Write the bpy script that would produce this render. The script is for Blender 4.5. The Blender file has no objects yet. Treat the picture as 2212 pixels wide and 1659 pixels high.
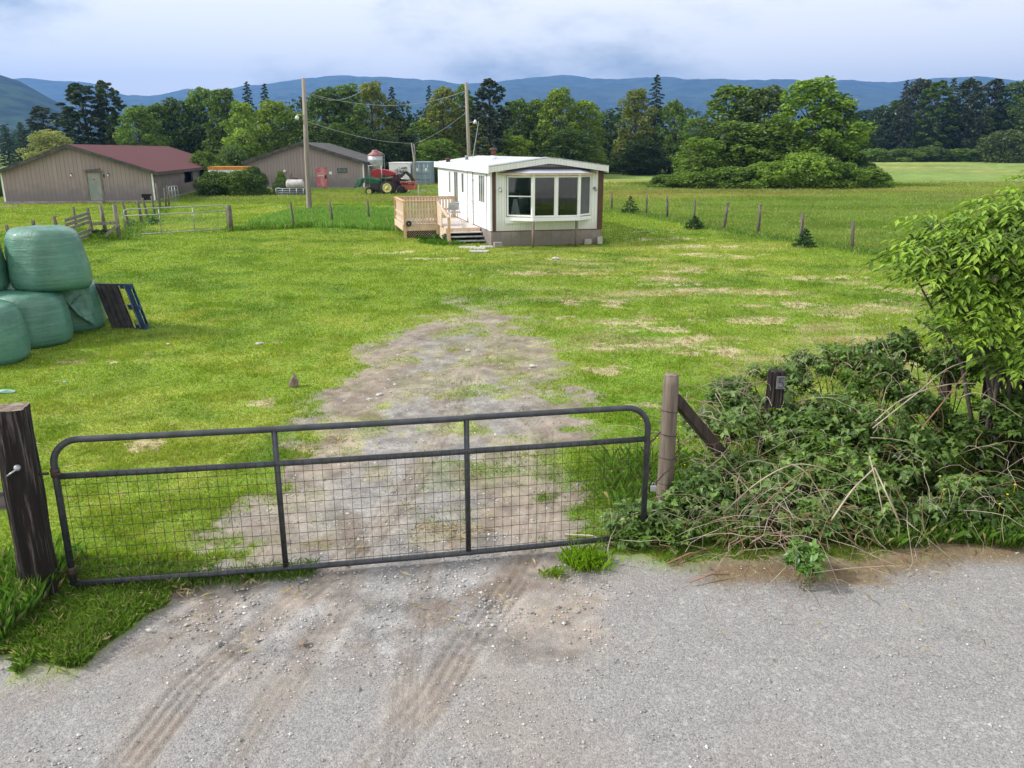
import bpy, math, random
import numpy as np
from mathutils import Vector, Matrix
sc = bpy.context.scene
col = sc.collection
rad = math.radians
# ------------------------------------------------------------------ view used to lay the place out
F, HCAM = 1750.0, 3.5
TH = math.atan(504.5 / F)
CT, ST = math.cos(TH), math.sin(TH)

def ray(px, py):
    y = py - 829.5
    return px - 1106.0, F * CT - y * ST, -(F * ST + y * CT)

def vnoise(x, y, seed=0):
    xi = np.floor(x).astype(np.int64); yi = np.floor(y).astype(np.int64)
    xf = x - xi; yf = y - yi
    u = xf * xf * (3 - 2 * xf); v = yf * yf * (3 - 2 * yf)
    def h(a, b):
        n = (a * 374761393 + b * 668265263 + seed * 1442695041) & 0x7fffffff
        n = ((n ^ (n >> 13)) * 1274126177) & 0x7fffffff
        n = (n ^ (n >> 16)) & 0xffff
        return n / 65535.0
    return (h(xi, yi) * (1 - u) + h(xi + 1, yi) * u) * (1 - v) + (h(xi, yi + 1) * (1 - u) + h(xi + 1, yi + 1) * u) * v

def fbm(x, y, s=1.0, oct=4, seed=0):
    x = np.asarray(x, float); y = np.asarray(y, float)
    t = 0; a = 1; n = 0
    for o in range(oct):
        t = t + a * vnoise(x * s + 17.3 * o, y * s - 9.1 * o, seed + o); n += a; a *= .5; s *= 2.03
    return t / n

def sstep(a, b, x):
    t = np.clip((x - a) / (b - a), 0, 1)
    return t * t * (3 - 2 * t)

def terrain(x, y):
    x = np.asarray(x, float); y = np.asarray(y, float)
    z = 1.6 * sstep(110, 260, y)
    z = z + (fbm(x, y, .35, 3, 5) - .5) * .10 * sstep(9, 25, y) + (fbm(x, y, 1.3, 2, 8) - .5) * .05 * sstep(5, 9, y)
    # low grassy bank between the inner fence and the sheds
    z = z + .22 * np.exp(-((y - 52.0) / 2.2) ** 2) * sstep(-17, -14, x) * (1 - sstep(-5, -2, x)) * (.6 + .8 * fbm(x, y, .4, 2, 3))
    return z

def tz(x, y):
    return float(terrain(np.array([x]), np.array([y]))[0])

def G(px, py, z=0.0):
    a, b, d = ray(px, py); t = (HCAM - z) / -d
    for _ in range(4):
        x, y = a * t, b * t
        if y > 100: t = (HCAM - z - tz(x, y)) / -d
        else: break
    return a * t, b * t

def A(px, py, Y):
    a, b, d = ray(px, py); t = Y / b
    return a * t, HCAM + d * t

# ------------------------------------------------------------------ tagging
def tag(o, label=None, cat=None, group=None, kind=None):
    if label: o['label'] = label
    if cat: o['category'] = cat
    if group: o['group'] = group
    if kind: o['kind'] = kind
    return o

def thing(name, label, cat, loc=(0, 0, 0), rz=0.0, group=None):
    o = bpy.data.objects.new(name, None); col.objects.link(o)
    o.location = loc; o.rotation_euler = (0, 0, rz); o.empty_display_size = .2
    return tag(o, label, cat, group)

# ------------------------------------------------------------------ mesh builder
class MB:
    def __init__(s): s.v = []; s.f = []; s.sm = []
    def quad(s, *p):
        n = len(s.v); s.v += [tuple(q) for q in p]; s.f.append(tuple(range(n, n + len(p)))); s.sm.append(False); return s
    def hexa(s, P):
        n = len(s.v); s.v += [tuple(q) for q in P]
        for f in ((0, 3, 2, 1), (4, 5, 6, 7), (0, 1, 5, 4), (1, 2, 6, 5), (2, 3, 7, 6), (3, 0, 4, 7)):
            s.f.append(tuple(n + i for i in f)); s.sm.append(False)
        return s
    def box(s, x0, y0, z0, x1, y1, z1):
        return s.hexa([(x0, y0, z0), (x1, y0, z0), (x1, y1, z0), (x0, y1, z0), (x0, y0, z1), (x1, y0, z1), (x1, y1, z1), (x0, y1, z1)])
    def bar(s, p, q, w, h, up=(0, 0, 1)):
        p = Vector(p); q = Vector(q); d = (q - p).normalized(); up = Vector(up)
        if abs(d.dot(up)) > .98: up = Vector((0, 1, 0))
        a = d.cross(up).normalized(); b = a.cross(d).normalized()
        c = [(-1, -1), (1, -1), (1, 1), (-1, 1)]
        return s.hexa([p + a * (i * w / 2) + b * (j * h / 2) for i, j in c] + [q + a * (i * w / 2) + b * (j * h / 2) for i, j in c])
    def tube(s, pts, r, n=8, cap=True, smooth=True):
        pts = [Vector(p) for p in pts]; m = len(pts)
        if not hasattr(r, '__len__'): r = [r] * m
        base = len(s.v); prev = None
        for i, p in enumerate(pts):
            d = (pts[min(i + 1, m - 1)] - pts[max(i - 1, 0)])
            d = d.normalized() if d.length > 1e-9 else Vector((0, 0, 1))
            if prev is None:
                a = d.orthogonal().normalized()
            else:
                a = prev - d * prev.dot(d); a = a.normalized() if a.length > 1e-6 else d.orthogonal().normalized()
            prev = a; b = d.cross(a)
            for k in range(n):
                t = 2 * math.pi * k / n
                s.v.append(tuple(p + (a * math.cos(t) + b * math.sin(t)) * r[i]))
        for i in range(m - 1):
            for k in range(n):
                k2 = (k + 1) % n
                s.f.append((base + i * n + k, base + i * n + k2, base + (i + 1) * n + k2, base + (i + 1) * n + k)); s.sm.append(smooth)
        if cap and n > 2:
            s.f.append(tuple(base + k for k in reversed(range(n)))); s.sm.append(False)
            s.f.append(tuple(base + (m - 1) * n + k for k in range(n))); s.sm.append(False)
        return s
    def lathe(s, prof, c=(0, 0, 0), n=20, axis='z'):
        base = len(s.v); m = len(prof)
        for r, h in prof:
            for k in range(n):
                t = 2 * math.pi * k / n; a, b = r * math.cos(t), r * math.sin(t)
                p = (a, b, h) if axis == 'z' else ((h, a, b) if axis == 'x' else (a, h, b))
                s.v.append((c[0] + p[0], c[1] + p[1], c[2] + p[2]))
        for i in range(m - 1):
            for k in range(n):
                k2 = (k + 1) % n
                s.f.append((base + i * n + k, base + i * n + k2, base + (i + 1) * n + k2, base + (i + 1) * n + k)); s.sm.append(True)
        s.f.append(tuple(base + k for k in reversed(range(n)))); s.sm.append(False)
        s.f.append(tuple(base + (m - 1) * n + k for k in range(n))); s.sm.append(False)
        return s
    def prism(s, pts, vec):
        n = len(s.v); m = len(pts); v = Vector(vec)
        s.v += [tuple(p) for p in pts] + [tuple(Vector(p) + v) for p in pts]
        s.f.append(tuple(n + i for i in range(m))); s.sm.append(False)
        s.f.append(tuple(n + m + i for i in reversed(range(m)))); s.sm.append(False)
        for i in range(m):
            j = (i + 1) % m
            s.f.append((n + i, n + m + i, n + m + j, n + j)); s.sm.append(False)
        return s
    def build(s, name, mat, parent=None, world=False, bevel=0):
        me = bpy.data.meshes.new(name)
        vs = s.v
        if world and parent is not None:
            Mi = (Matrix.Translation(parent.location) @ Matrix.Rotation(parent.rotation_euler.z, 4, 'Z')).inverted()
            vs = [tuple(Mi @ Vector(p)) for p in vs]
        me.from_pydata(vs, [], s.f); me.update()
        me.polygons.foreach_set('use_smooth', s.sm)
        import bmesh
        bm = bmesh.new(); bm.from_mesh(me); bmesh.ops.recalc_face_normals(bm, faces=bm.faces); bm.to_mesh(me); bm.free()
        if mat: me.materials.append(mat)
        o = bpy.data.objects.new(name, me); col.objects.link(o)
        if parent is not None: o.parent = parent
        if bevel:
            b = o.modifiers.new('bevel', 'BEVEL'); b.width = bevel; b.segments = 2; b.limit_method = 'ANGLE'
        return o

def npmesh(name, V, Fq, mat, parent=None, attrs=None, colattr=None, smooth=False):
    """V (n,3), Fq (m,k) constant-k faces; attrs: dict name -> per-vertex float array"""
    me = bpy.data.meshes.new(name)
    V = np.asarray(V, np.float32); Fq = np.asarray(Fq, np.int32); k = Fq.shape[1]
    me.vertices.add(len(V)); me.vertices.foreach_set('co', V.ravel())
    me.loops.add(Fq.size); me.loops.foreach_set('vertex_index', Fq.ravel())
    me.polygons.add(len(Fq)); me.polygons.foreach_set('loop_start', np.arange(0, Fq.size, k, dtype=np.int32))
    me.polygons.foreach_set('use_smooth', np.full(len(Fq), smooth))
    me.update(calc_edges=True)
    for n, a in (attrs or {}).items():
        at = me.attributes.new(n, 'FLOAT', 'POINT'); at.data.foreach_set('value', np.asarray(a, np.float32))
    if colattr is not None:
        at = me.attributes.new('Col', 'FLOAT_COLOR', 'POINT')
        c = np.ones((len(V), 4), np.float32); c[:, :3] = colattr
        at.data.foreach_set('color', c.ravel())
    if mat: me.materials.append(mat)
    o = bpy.data.objects.new(name, me); col.objects.link(o)
    if parent is not None: o.parent = parent
    return o

def copy_tree(o, parent=None):
    c = o.copy(); col.objects.link(c); c.parent = parent
    for ch in o.children: copy_tree(ch, c)
    return c

# ------------------------------------------------------------------ materials
class NT:
    def __init__(s, name):
        s.m = bpy.data.materials.new(name); s.m.use_nodes = True
        s.t = s.m.node_tree; s.t.nodes.clear()
        s.out = s.t.nodes.new('ShaderNodeOutputMaterial')
    def n(s, typ, **kw):
        nd = s.t.nodes.new('ShaderNode' + typ)
        for k, v in kw.items():
            if k == 'inp':
                for a, b in v.items():
                    if hasattr(b, 'is_output') or isinstance(b, bpy.types.NodeSocket): s.t.links.new(b, nd.inputs[a])
                    else: nd.inputs[a].default_value = b
            else: setattr(nd, k, v)
        return nd
    def math(s, op, a, b=0.0, c=None, clamp=False):
        nd = s.n('Math', operation=op, use_clamp=clamp)
        for i, x in enumerate([a, b] + ([c] if c is not None else [])):
            if isinstance(x, bpy.types.NodeSocket): s.t.links.new(x, nd.inputs[i])
            else: nd.inputs[i].default_value = x
        return nd.outputs[0]
    def mix(s, fac, a, b, mode='MIX'):
        nd = s.n('Mix', data_type='RGBA', blend_type=mode)
        for i, x in ((0, fac), (6, a), (7, b)):
            if isinstance(x, bpy.types.NodeSocket): s.t.links.new(x, nd.inputs[i])
            else: nd.inputs[i].default_value = x if i == 0 else (*x[:3], 1)
        return nd.outputs[2]
    def noise(s, vec, scale, detail=4, rough=.6, dist=0):
        return s.n('TexNoise', inp={'Vector': vec, 'Scale': scale, 'Detail': detail, 'Roughness': rough, 'Distortion': dist}).outputs[0]
    def ramp(s, f, a, b):
        return s.n('MapRange', interpolation_type='SMOOTHSTEP', inp={0: f, 1: a, 2: b, 3: 0.0, 4: 1.0}).outputs[0]
    def surf(s, sh): s.t.links.new(sh, s.out.inputs[0])
    def vec(s, stretch=(1, 1, 1), kind='Object'):
        tc = s.n('TexCoord').outputs[kind]
        return s.n('Mapping', inp={'Vector': tc, 'Scale': stretch}).outputs[0]
    def bump(s, h, strength=.5, dist=.02):
        return s.n('Bump', inp={'Height': h, 'Strength': strength, 'Distance': dist}).outputs[0]

def mat(name, c1, c2=None, rough=.75, scale=4, stretch=(1, 1, 1), lo=.35, hi=.65, metal=0, bump=.3, bdist=.01, bscale=None, spec=.35, dirt=None, dscale=1.2, dlo=.5, dhi=.75, detail=5):
    n = NT(name); v = n.vec(stretch)
    c2 = c2 or tuple(x * .7 for x in c1)
    f = n.noise(v, scale, detail)
    c = n.mix(n.ramp(f, lo, hi), c1, c2)
    if dirt:
        g = n.noise(n.vec((1, 1, 1)), dscale, 6, .65)
        c = n.mix(n.ramp(g, dlo, dhi), c, dirt)
    kw = {'Base Color': c, 'Roughness': rough, 'Metallic': metal, 'Specular IOR Level': spec}
    if bump:
        kw['Normal'] = n.bump(n.noise(v, bscale or scale * 3, 5), bump, bdist)
    n.surf(n.n('BsdfPrincipled', inp=kw).outputs[0])
    return n.m

def siding(name, c1, c2, pitch=.3, groove=.08, rough=.75, dirt=None, dh=None, axis=0, dark=.45):
    """vertical grooved boards: real groove lines cut by bump and a darker board tone in them"""
    n = NT(name); tc = n.n('TexCoord').outputs['Object']
    sep = n.n('SeparateXYZ', inp={0: tc})
    s = n.math('ADD', sep.outputs[0], sep.outputs[1])
    q = n.math('DIVIDE', s, pitch)
    fr = n.math('FRACT', q)
    g = n.math('LESS_THAN', fr, groove)
    idx = n.math('FLOOR', q)
    rnd = n.n('TexWhiteNoise', noise_dimensions='1D', inp={'W': idx}).outputs[0]
    v = n.vec((6, 6, .5)); f = n.noise(v, 1.2, 6)
    c = n.mix(n.math('MULTIPLY_ADD', rnd, .45, n.math('MULTIPLY', n.ramp(f, .3, .7), .5)), c1, c2)
    c = n.mix(n.math('MULTIPLY', g, 1.0), c, tuple(x * dark for x in c1))
    if dirt:
        h = n.math('MULTIPLY_ADD', n.noise(n.vec((1, 1, 1)), 1.5, 5), 1.0, n.math('MULTIPLY', sep.outputs[2], -1.0 / dh))
        c = n.mix(n.math('MULTIPLY', n.ramp(h, -.35, .35), .8), c, dirt)
    b = n.bump(n.math('SUBTRACT', 1.0, g), .7, .015)
    n.surf(n.n('BsdfPrincipled', inp={'Base Color': c, 'Roughness': rough, 'Normal': b, 'Specular IOR Level': .3}).outputs[0])
    return n.m

def leafmat(name, trans=.35, basecol=None, lo=.55, hi=1.35, gloss=.05):
    """foliage: colour of the object (or basecol) varied leaf by leaf with the tint attribute"""
    n = NT(name)
    t = n.n('Attribute', attribute_name='tint').outputs['Fac']
    oi = n.n('ObjectInfo')
    c = oi.outputs['Color'] if basecol is None else None
    k = n.n('MapRange', inp={0: t, 1: 0.0, 2: 1.0, 3: lo, 4: hi}).outputs[0]
    vm = n.n('VectorMath', operation='SCALE', inp={'Scale': k})
    if c is not None: n.t.links.new(c, vm.inputs[0])
    else: vm.inputs[0].default_value = basecol
    cc = n.n('HueSaturation', inp={'Hue': n.n('MapRange', inp={0: t, 1: 0.0, 2: 1.0, 3: .515, 4: .485}).outputs[0], 'Color': vm.outputs[0]}).outputs[0]
    d = n.n('BsdfDiffuse', inp={'Color': cc}); tr = n.n('BsdfTranslucent', inp={'Color': n.mix(1.0, cc, (1.25, 1.3, .55), 'MULTIPLY')})
    m1 = n.n('MixShader', inp={0: trans, 1: d.outputs[0], 2: tr.outputs[0]})
    g = n.n('BsdfGlossy', inp={'Color': (1, 1, 1, 1), 'Roughness': .45})
    m2 = n.n('MixShader', inp={0: gloss, 1: m1.outputs[0], 2: g.outputs[0]})
    n.surf(m2.outputs[0]); return n.m

def colmat(name, trans=.3):
    n = NT(name)
    c = n.n('Attribute', attribute_name='Col').outputs['Color']
    d = n.n('BsdfDiffuse', inp={'Color': c}); tr = n.n('BsdfTranslucent', inp={'Color': n.mix(1.0, c, (1.2, 1.25, .6), 'MULTIPLY')})
    m1 = n.n('MixShader', inp={0: trans, 1: d.outputs[0], 2: tr.outputs[0]})
    n.surf(m1.outputs[0]); return n.m

MT = {}
MT['pipe'] = mat('gate_paint', (.065, .072, .08), (.04, .045, .05), rough=.45, scale=9, metal=.3, bump=.12, bdist=.002, bscale=60, spec=.5, dirt=(.16, .09, .06), dscale=7, dlo=.66, dhi=.74)
MT['wire'] = mat('wire', (.06, .055, .05), (.09, .05, .03), rough=.6, scale=20, metal=.4, bump=0)
MT['galv'] = mat('galvanised', (.42, .45, .45), (.28, .3, .3), rough=.45, scale=8, metal=.5, bump=.1)
MT['olddark'] = mat('old_dark_timber', (.016, .012, .011), (.2, .165, .15), rough=.9, scale=4.2, stretch=(8, 8, .5), lo=.5, hi=.78, bump=1, bdist=.03, bscale=7)
MT['timber_top'] = mat('timber_end_grain', (.3, .24, .19), (.12, .09, .07), rough=.95, scale=14, bump=.8, bdist=.01)
MT['post'] = mat('treated_round_post', (.22, .18, .145), (.12, .095, .075), rough=.85, scale=2.5, stretch=(9, 9, .6), bump=.7, bdist=.012, bscale=7, lo=.3, hi=.7)
MT['brace'] = mat('dark_brace_timber', (.035, .027, .023), (.075, .055, .045), rough=.85, scale=3, stretch=(5, 5, 1), bump=.7)
MT['greywood'] = mat('weathered_grey_wood', (.25, .23, .2), (.12, .105, .09), rough=.9, scale=3, stretch=(6, 6, .8), bump=.6)
MT['railwood'] = mat('weathered_rail', (.2, .18, .17), (.09, .08, .075), rough=.9, scale=3, stretch=(1, 8, 8), bump=.6)
MT['fpost'] = mat('fence_post_wood', (.17, .15, .12), (.075, .065, .055), rough=.9, scale=5, stretch=(4, 4, .7), bump=.5)
MT['pole'] = mat('utility_pole_wood', (.33, .29, .24), (.2, .175, .15), rough=.85, scale=1.2, stretch=(8, 8, .25), bump=.4)
MT['deck'] = mat('new_cedar', (.62, .42, .25), (.5, .31, .17), rough=.7, scale=3, stretch=(3, 3, .7), bump=.3)
MT['deckpale'] = mat('pale_deck_wood', (.66, .52, .4), (.56, .42, .31), rough=.7, scale=3, stretch=(3, 3, .7), bump=.3)
MT['deckfloor'] = mat('deck_boards', (.62, .56, .52), (.5, .44, .4), rough=.75, scale=2, stretch=(1, 8, 1), bump=.4)
MT['darkwood'] = mat('dark_tread', (.16, .14, .13), (.1, .085, .08), rough=.8, scale=5, bump=.3)
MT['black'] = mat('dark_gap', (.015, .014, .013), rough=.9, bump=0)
MT['white'] = mat('white_paint', (.83, .84, .85), (.77, .78, .79), rough=.55, scale=2, bump=.1, dirt=(.6, .59, .55), dscale=1.4, dlo=.6, dhi=.85)
MT['whitesid'] = siding('white_siding', (.82, .83, .83), (.75, .76, .77), pitch=.105, groove=.1, dark=.6, rough=.55, dirt=(.52, .52, .46), dh=1.6)
MT['whitesid2'] = siding('white_fascia_siding', (.74, .74, .73), (.66, .67, .67), pitch=.12, groove=.09, dark=.7, rough=.6)
MT['brown'] = mat('brown_trim', (.11, .055, .042), (.08, .04, .032), rough=.65, scale=3, bump=.1)
MT['skirt'] = siding('skirting', (.43, .37, .36), (.34, .29, .29), pitch=.4, groove=.03, dirt=(.16, .14, .12), dh=1.2)
MT['barn'] = siding('barn_siding', (.34, .275, .27), (.28, .225, .225), pitch=.27, groove=.1, dirt=(.17, .15, .17), dh=2.0, dark=.55)
MT['barnside'] = siding('barn_side_wall', (.27, .22, .21), (.23, .185, .175), pitch=1.2, groove=.03, dirt=(.12, .11, .11), dh=2.4)
MT['redroof'] = siding('red_metal_roof', (.125, .03, .032), (.08, .022, .025), pitch=.45, groove=.07, rough=.8, dark=.6)
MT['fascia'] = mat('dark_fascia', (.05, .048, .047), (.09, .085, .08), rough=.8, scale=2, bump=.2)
MT['concrete'] = mat('old_concrete', (.36, .33, .3), (.24, .22, .2), rough=.9, scale=3, bump=.4)
MT['bdoor'] = mat('grey_green_door', (.22, .26, .24), (.33, .3, .3), rough=.7, scale=1.0, stretch=(1, 1, 1), lo=.4, hi=.6, bump=.1)
MT['reddoor'] = mat('faded_red_door', (.48, .12, .13), (.55, .27, .27), rough=.7, scale=2.4, lo=.4, hi=.62, bump=.15)
MT['bay_roof'] = mat('bay_roof_metal', (.5, .53, .6), (.42, .45, .52), rough=.45, scale=1.5, stretch=(1, 6, 1), bump=.1)
MT['roofmetal'] = mat('home_roof_metal', (.55, .56, .58), (.45, .46, .49), rough=.5, scale=1.0, stretch=(1, 4, 1), bump=.15)
MT['rust'] = mat('rusty_iron', (.16, .07, .05), (.09, .05, .04), rough=.85, scale=8, bump=.3)
MT['screen'] = mat('fly_screen', (.12, .125, .14), (.1, .105, .115), rough=.8, scale=2, bump=0)
MT['tan'] = mat('interior_panelling', (.5, .45, .35), (.42, .36, .27), rough=.8, scale=2, bump=0)
MT['bluepal'] = mat('blue_painted_pallet', (.018, .06, .15), (.012, .028, .06), rough=.7, scale=6, bump=.3, dirt=(.03, .03, .035), dscale=3, dlo=.5, dhi=.7)
MT['pallet_dark'] = mat('pallet_underside', (.035, .035, .045), (.07, .06, .06), rough=.85, scale=7, bump=.4)
MT['yellow'] = mat('yellow_paint', (.5, .45, .08), rough=.6, bump=.1)
MT['tyre'] = mat('tyre_rubber', (.02, .02, .02), (.035, .033, .03), rough=.85, scale=8, bump=.3)
MT['rim'] = mat('yellow_rim', (.6, .55, .2), (.45, .4, .15), rough=.5, scale=5, bump=.1)
MT['green'] = mat('tractor_green', (.02, .12, .05), (.015, .07, .035), rough=.5, scale=3, bump=.1, dirt=(.1, .11, .08), dlo=.6, dhi=.8)
MT['greenpale'] = mat('loader_green', (.05, .18, .11), (.03, .11, .07), rough=.5, scale=3, bump=.1)
MT['red'] = mat('machine_red', (.33, .025, .025), (.22, .02, .022), rough=.5, scale=2, bump=.1, dirt=(.2, .12, .1), dlo=.6, dhi=.8)
MT['darkred'] = mat('machine_dark_red', (.12, .02, .025), (.07, .015, .02), rough=.6, scale=4, bump=.2)
MT['orange'] = mat('orange_red_paint', (.42, .1, .06), (.3, .07, .05), rough=.6, scale=4, bump=.2)
MT['blackm'] = mat('black_machine_paint', (.02, .02, .022), (.04, .038, .038), rough=.55, scale=5, bump=.2)
MT['contwhite'] = mat('white_container_paint', (.88, .88, .87), (.82, .82, .81), rough=.5, scale=1, bump=.1)
MT['contblue'] = mat('blue_grey_container_paint', (.25, .33, .4), (.2, .27, .33), rough=.5, scale=1, bump=.1)
MT['contdark'] = mat('container_lines', (.07, .09, .12), rough=.6, bump=0)
MT['ink'] = mat('dark_lettering', (.06, .06, .08), rough=.7, bump=0)
MT['silo'] = mat('silo_steel', (.5, .52, .54), (.4, .42, .45), rough=.4, scale=2, metal=.3, bump=.1)
MT['siloroof'] = mat('silo_red_roof', (.28, .08, .09), (.3, .16, .16), rough=.5, scale=2, bump=.1)
MT['orangetarp'] = mat('orange_top', (.6, .25, .03), rough=.6, bump=.1)
MT['litter'] = mat('white_litter', (.75, .76, .74), rough=.6, bump=.1)
MT['teal'] = mat('teal_plastic_scrap', (.3, .52, .46), rough=.4, bump=.2)
MT['rock'] = mat('brown_stone', (.26, .2, .16), (.16, .12, .1), rough=.9, scale=8, bump=.6)
MT['paver'] = mat('white_paver', (.5, .48, .44), (.33, .31, .28), rough=.9, scale=6, bump=.5)
MT['bark'] = mat('tree_bark', (.12, .105, .09), (.06, .05, .045), rough=.95, scale=2, stretch=(3, 3, .6), bump=.8, bdist=.04)
MT['barkpale'] = mat('pale_bark', (.4, .38, .34), (.22, .2, .18), rough=.9, scale=2, stretch=(3, 3, .8), bump=.5)
MT['cane'] = mat('dead_cane', (.46, .4, .31), (.28, .22, .17), rough=.8, scale=5, bump=.2)
MT['canered'] = mat('dead_red_cane', (.3, .16, .1), (.2, .12, .08), rough=.8, scale=5, bump=.2)
MT['canegreen'] = mat('green_cane', (.14, .16, .06), (.17, .1, .05), rough=.7, scale=5, bump=.2)
MT['feeder'] = mat('feeder_steel', (.05, .06, .085), (.09, .1, .11), rough=.5, scale=3, bump=.1)
MT['num'] = mat('number_plate_face', (.2, .21, .22), rough=.5, bump=0)
MT['leaf'] = leafmat('tree_leaves', .33, gloss=.02, lo=.28, hi=1.5)
MT['leafnear'] = leafmat('near_leaves', .36, gloss=.035, lo=.3, hi=1.5)
MT['grassb'] = colmat('grass_blades', .45)

def glassmat():
    n = NT('window_glass')
    fr = n.n('Fresnel', inp={'IOR': 1.5})
    tr = n.n('BsdfTransparent', inp={'Color': (.72, .76, .75, 1)})
    g = n.n('BsdfGlossy', inp={'Color': (1, 1, 1, 1), 'Roughness': .02})
    k = n.math('MULTIPLY_ADD', fr.outputs[0], .55, .02, clamp=True)
    n.surf(n.n('MixShader', inp={0: k, 1: tr.outputs[0], 2: g.outputs[0]}).outputs[0]); return n.m
MT['glass'] = glassmat()
def darkglass():
    n = NT('dark_window_glass')
    n.surf(n.n('BsdfPrincipled', inp={'Base Color': (.1, .12, .12, 1), 'Roughness': .08, 'Specular IOR Level': .8}).outputs[0]); return n.m
MT['dglass'] = darkglass()

def wrapmat():
    n = NT('bale_wrap'); v = n.vec((1, 1, 1))
    w = n.math('ADD', n.noise(n.vec((1.0, 1.0, 7)), 2.4, 8, .7), n.math('MULTIPLY', n.noise(n.vec((9, 9, 1.2)), 1.5, 6, .7), .8))
    f = n.noise(v, 1.6, 5)
    c = n.mix(n.ramp(f, .3, .7), (.04, .14, .095), (.08, .23, .165))
    band = n.noise(n.vec((.25, .25, 9)), 2.0, 3, .5)
    c = n.mix(n.math('MULTIPLY', n.ramp(band, .45, .6), .35), c, (.13, .27, .21))
    c = n.mix(n.math('MULTIPLY', n.ramp(n.noise(v, 3.5, 6, .7), .6, .75), .3), c, (.2, .3, .26))
    b = n.bump(n.math('ADD', n.math('MULTIPLY', w, 1.0), n.math('MULTIPLY', n.noise(v, 14, 5), .35)), .6, .03)
    n.surf(n.n('BsdfPrincipled', inp={'Base Color': c, 'Roughness': .42, 'Normal': b, 'Specular IOR Level': .55, 'Coat Weight': .25, 'Coat Roughness': .18}).outputs[0]); return n.m
MT['wrap'] = wrapmat()
# ================================================================== GROUND
def wpts(L): return np.array([G(*p) for p in L])
# driveway edges (left, right) read as plan positions
_dl = wpts([(400, 1262), (480, 1200), (565, 1080), (690, 930), (690, 850), (760, 790), (880, 730), (930, 690), (960, 660)])
_dr = wpts([(1225, 1200), (1222, 1120), (1228, 1000), (1235, 880), (1235, 820), (1225, 770), (1180, 730), (1110, 690), (1080, 640)])
_re = wpts([(0, 1440), (190, 1420), (330, 1320), (430, 1262), (480, 1200), (1225, 1165), (1290, 1185), (1330, 1200), (1440, 1222), (1600, 1212), (1760, 1216), (1900, 1200), (2060, 1180), (2212, 1168)])
_re = np.vstack([[-14, 4.3], _re, [16, 6.4]])
_re = _re[np.argsort(_re[:, 0])]
def segdist(x, y, P):
    d = np.full(x.shape, 1e9)
    for (x0, y0), (x1, y1) in zip(P[:-1], P[1:]):
        dx, dy = x1 - x0, y1 - y0; t = np.clip(((x - x0) * dx + (y - y0) * dy) / (dx * dx + dy * dy + 1e-9), 0, 1)
        d = np.minimum(d, np.hypot(x - x0 - t * dx, y - y0 - t * dy))
    return d
TRACKS = [(wpts([(250, 1680), (410, 1480), (500, 1400), (590, 1330), (690, 1250), (800, 1160), (890, 1050), (960, 920), (1010, 810), (1045, 760)]), .15, .8),
          (wpts([(760, 1700), (940, 1500), (1000, 1400), (1060, 1320), (1120, 1240), (1165, 1130), (1185, 1020), (1175, 930), (1120, 880)]), .15, .75),
          (wpts([(860, 1680), (880, 1480), (890, 1380), (905, 1290), (940, 1180)]), .09, .6),
          (wpts([(480, 1680), (610, 1480), (690, 1380), (745, 1290), (765, 1210), (860, 1100)]), .13, .6),
          (wpts([(0, 1520), (170, 1451), (300, 1390), (430, 1330), (540, 1260), (620, 1150)]), .13, .55)]
STRAW = [(1400, 605, 1.6, .35), (1460, 616, 1.3, .3), (1560, 626, 1.8, .35), (1620, 634, 1.3, .3), (1230, 630, .3, .5), (1235, 655, .35, .6), (1225, 688, .45, .35), (1330, 655, .35, .6), (1325, 700, .45, .4),
         (1402, 695, .45, .8), (1385, 745, .7, .3), (1440, 712, .9, .35), (1490, 735, .8, .45), (1500, 765, .7, .25), (1320, 748, .5, .4), (1420, 516, 2.0, .9), (1490, 532, 1.8, .8), (1540, 552, 1.6, .8), (1385, 500, 1.5, .8),
         (1500, 585, 2.0, .5), (1760, 600, 1.6, .7), (1640, 690, 1.0, .5), (1700, 660, 1.6, .4), (1820, 680, 1.2, .5), (1990, 630, 1.2, .9), (1970, 660, 1.0, .6), (1560, 755, .9, .4), (170, 782, .8, .14), (560, 870, .3, .2),
         (600, 740, .3, .12), (1160, 590, 1.6, .5), (1240, 560, 1.3, .5),  (1000, 1150, .3, .2), (860, 545, 1.8, .5), (960, 560, 1.5, .4), (310, 965, .35, .2), (700, 960, .5, .3), (60, 1300, .35, .12), (1330, 800, .5, .2), (1350, 880, .5, .2), (380, 1290, .8, .12), (450, 1270, .6, .12)]
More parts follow.
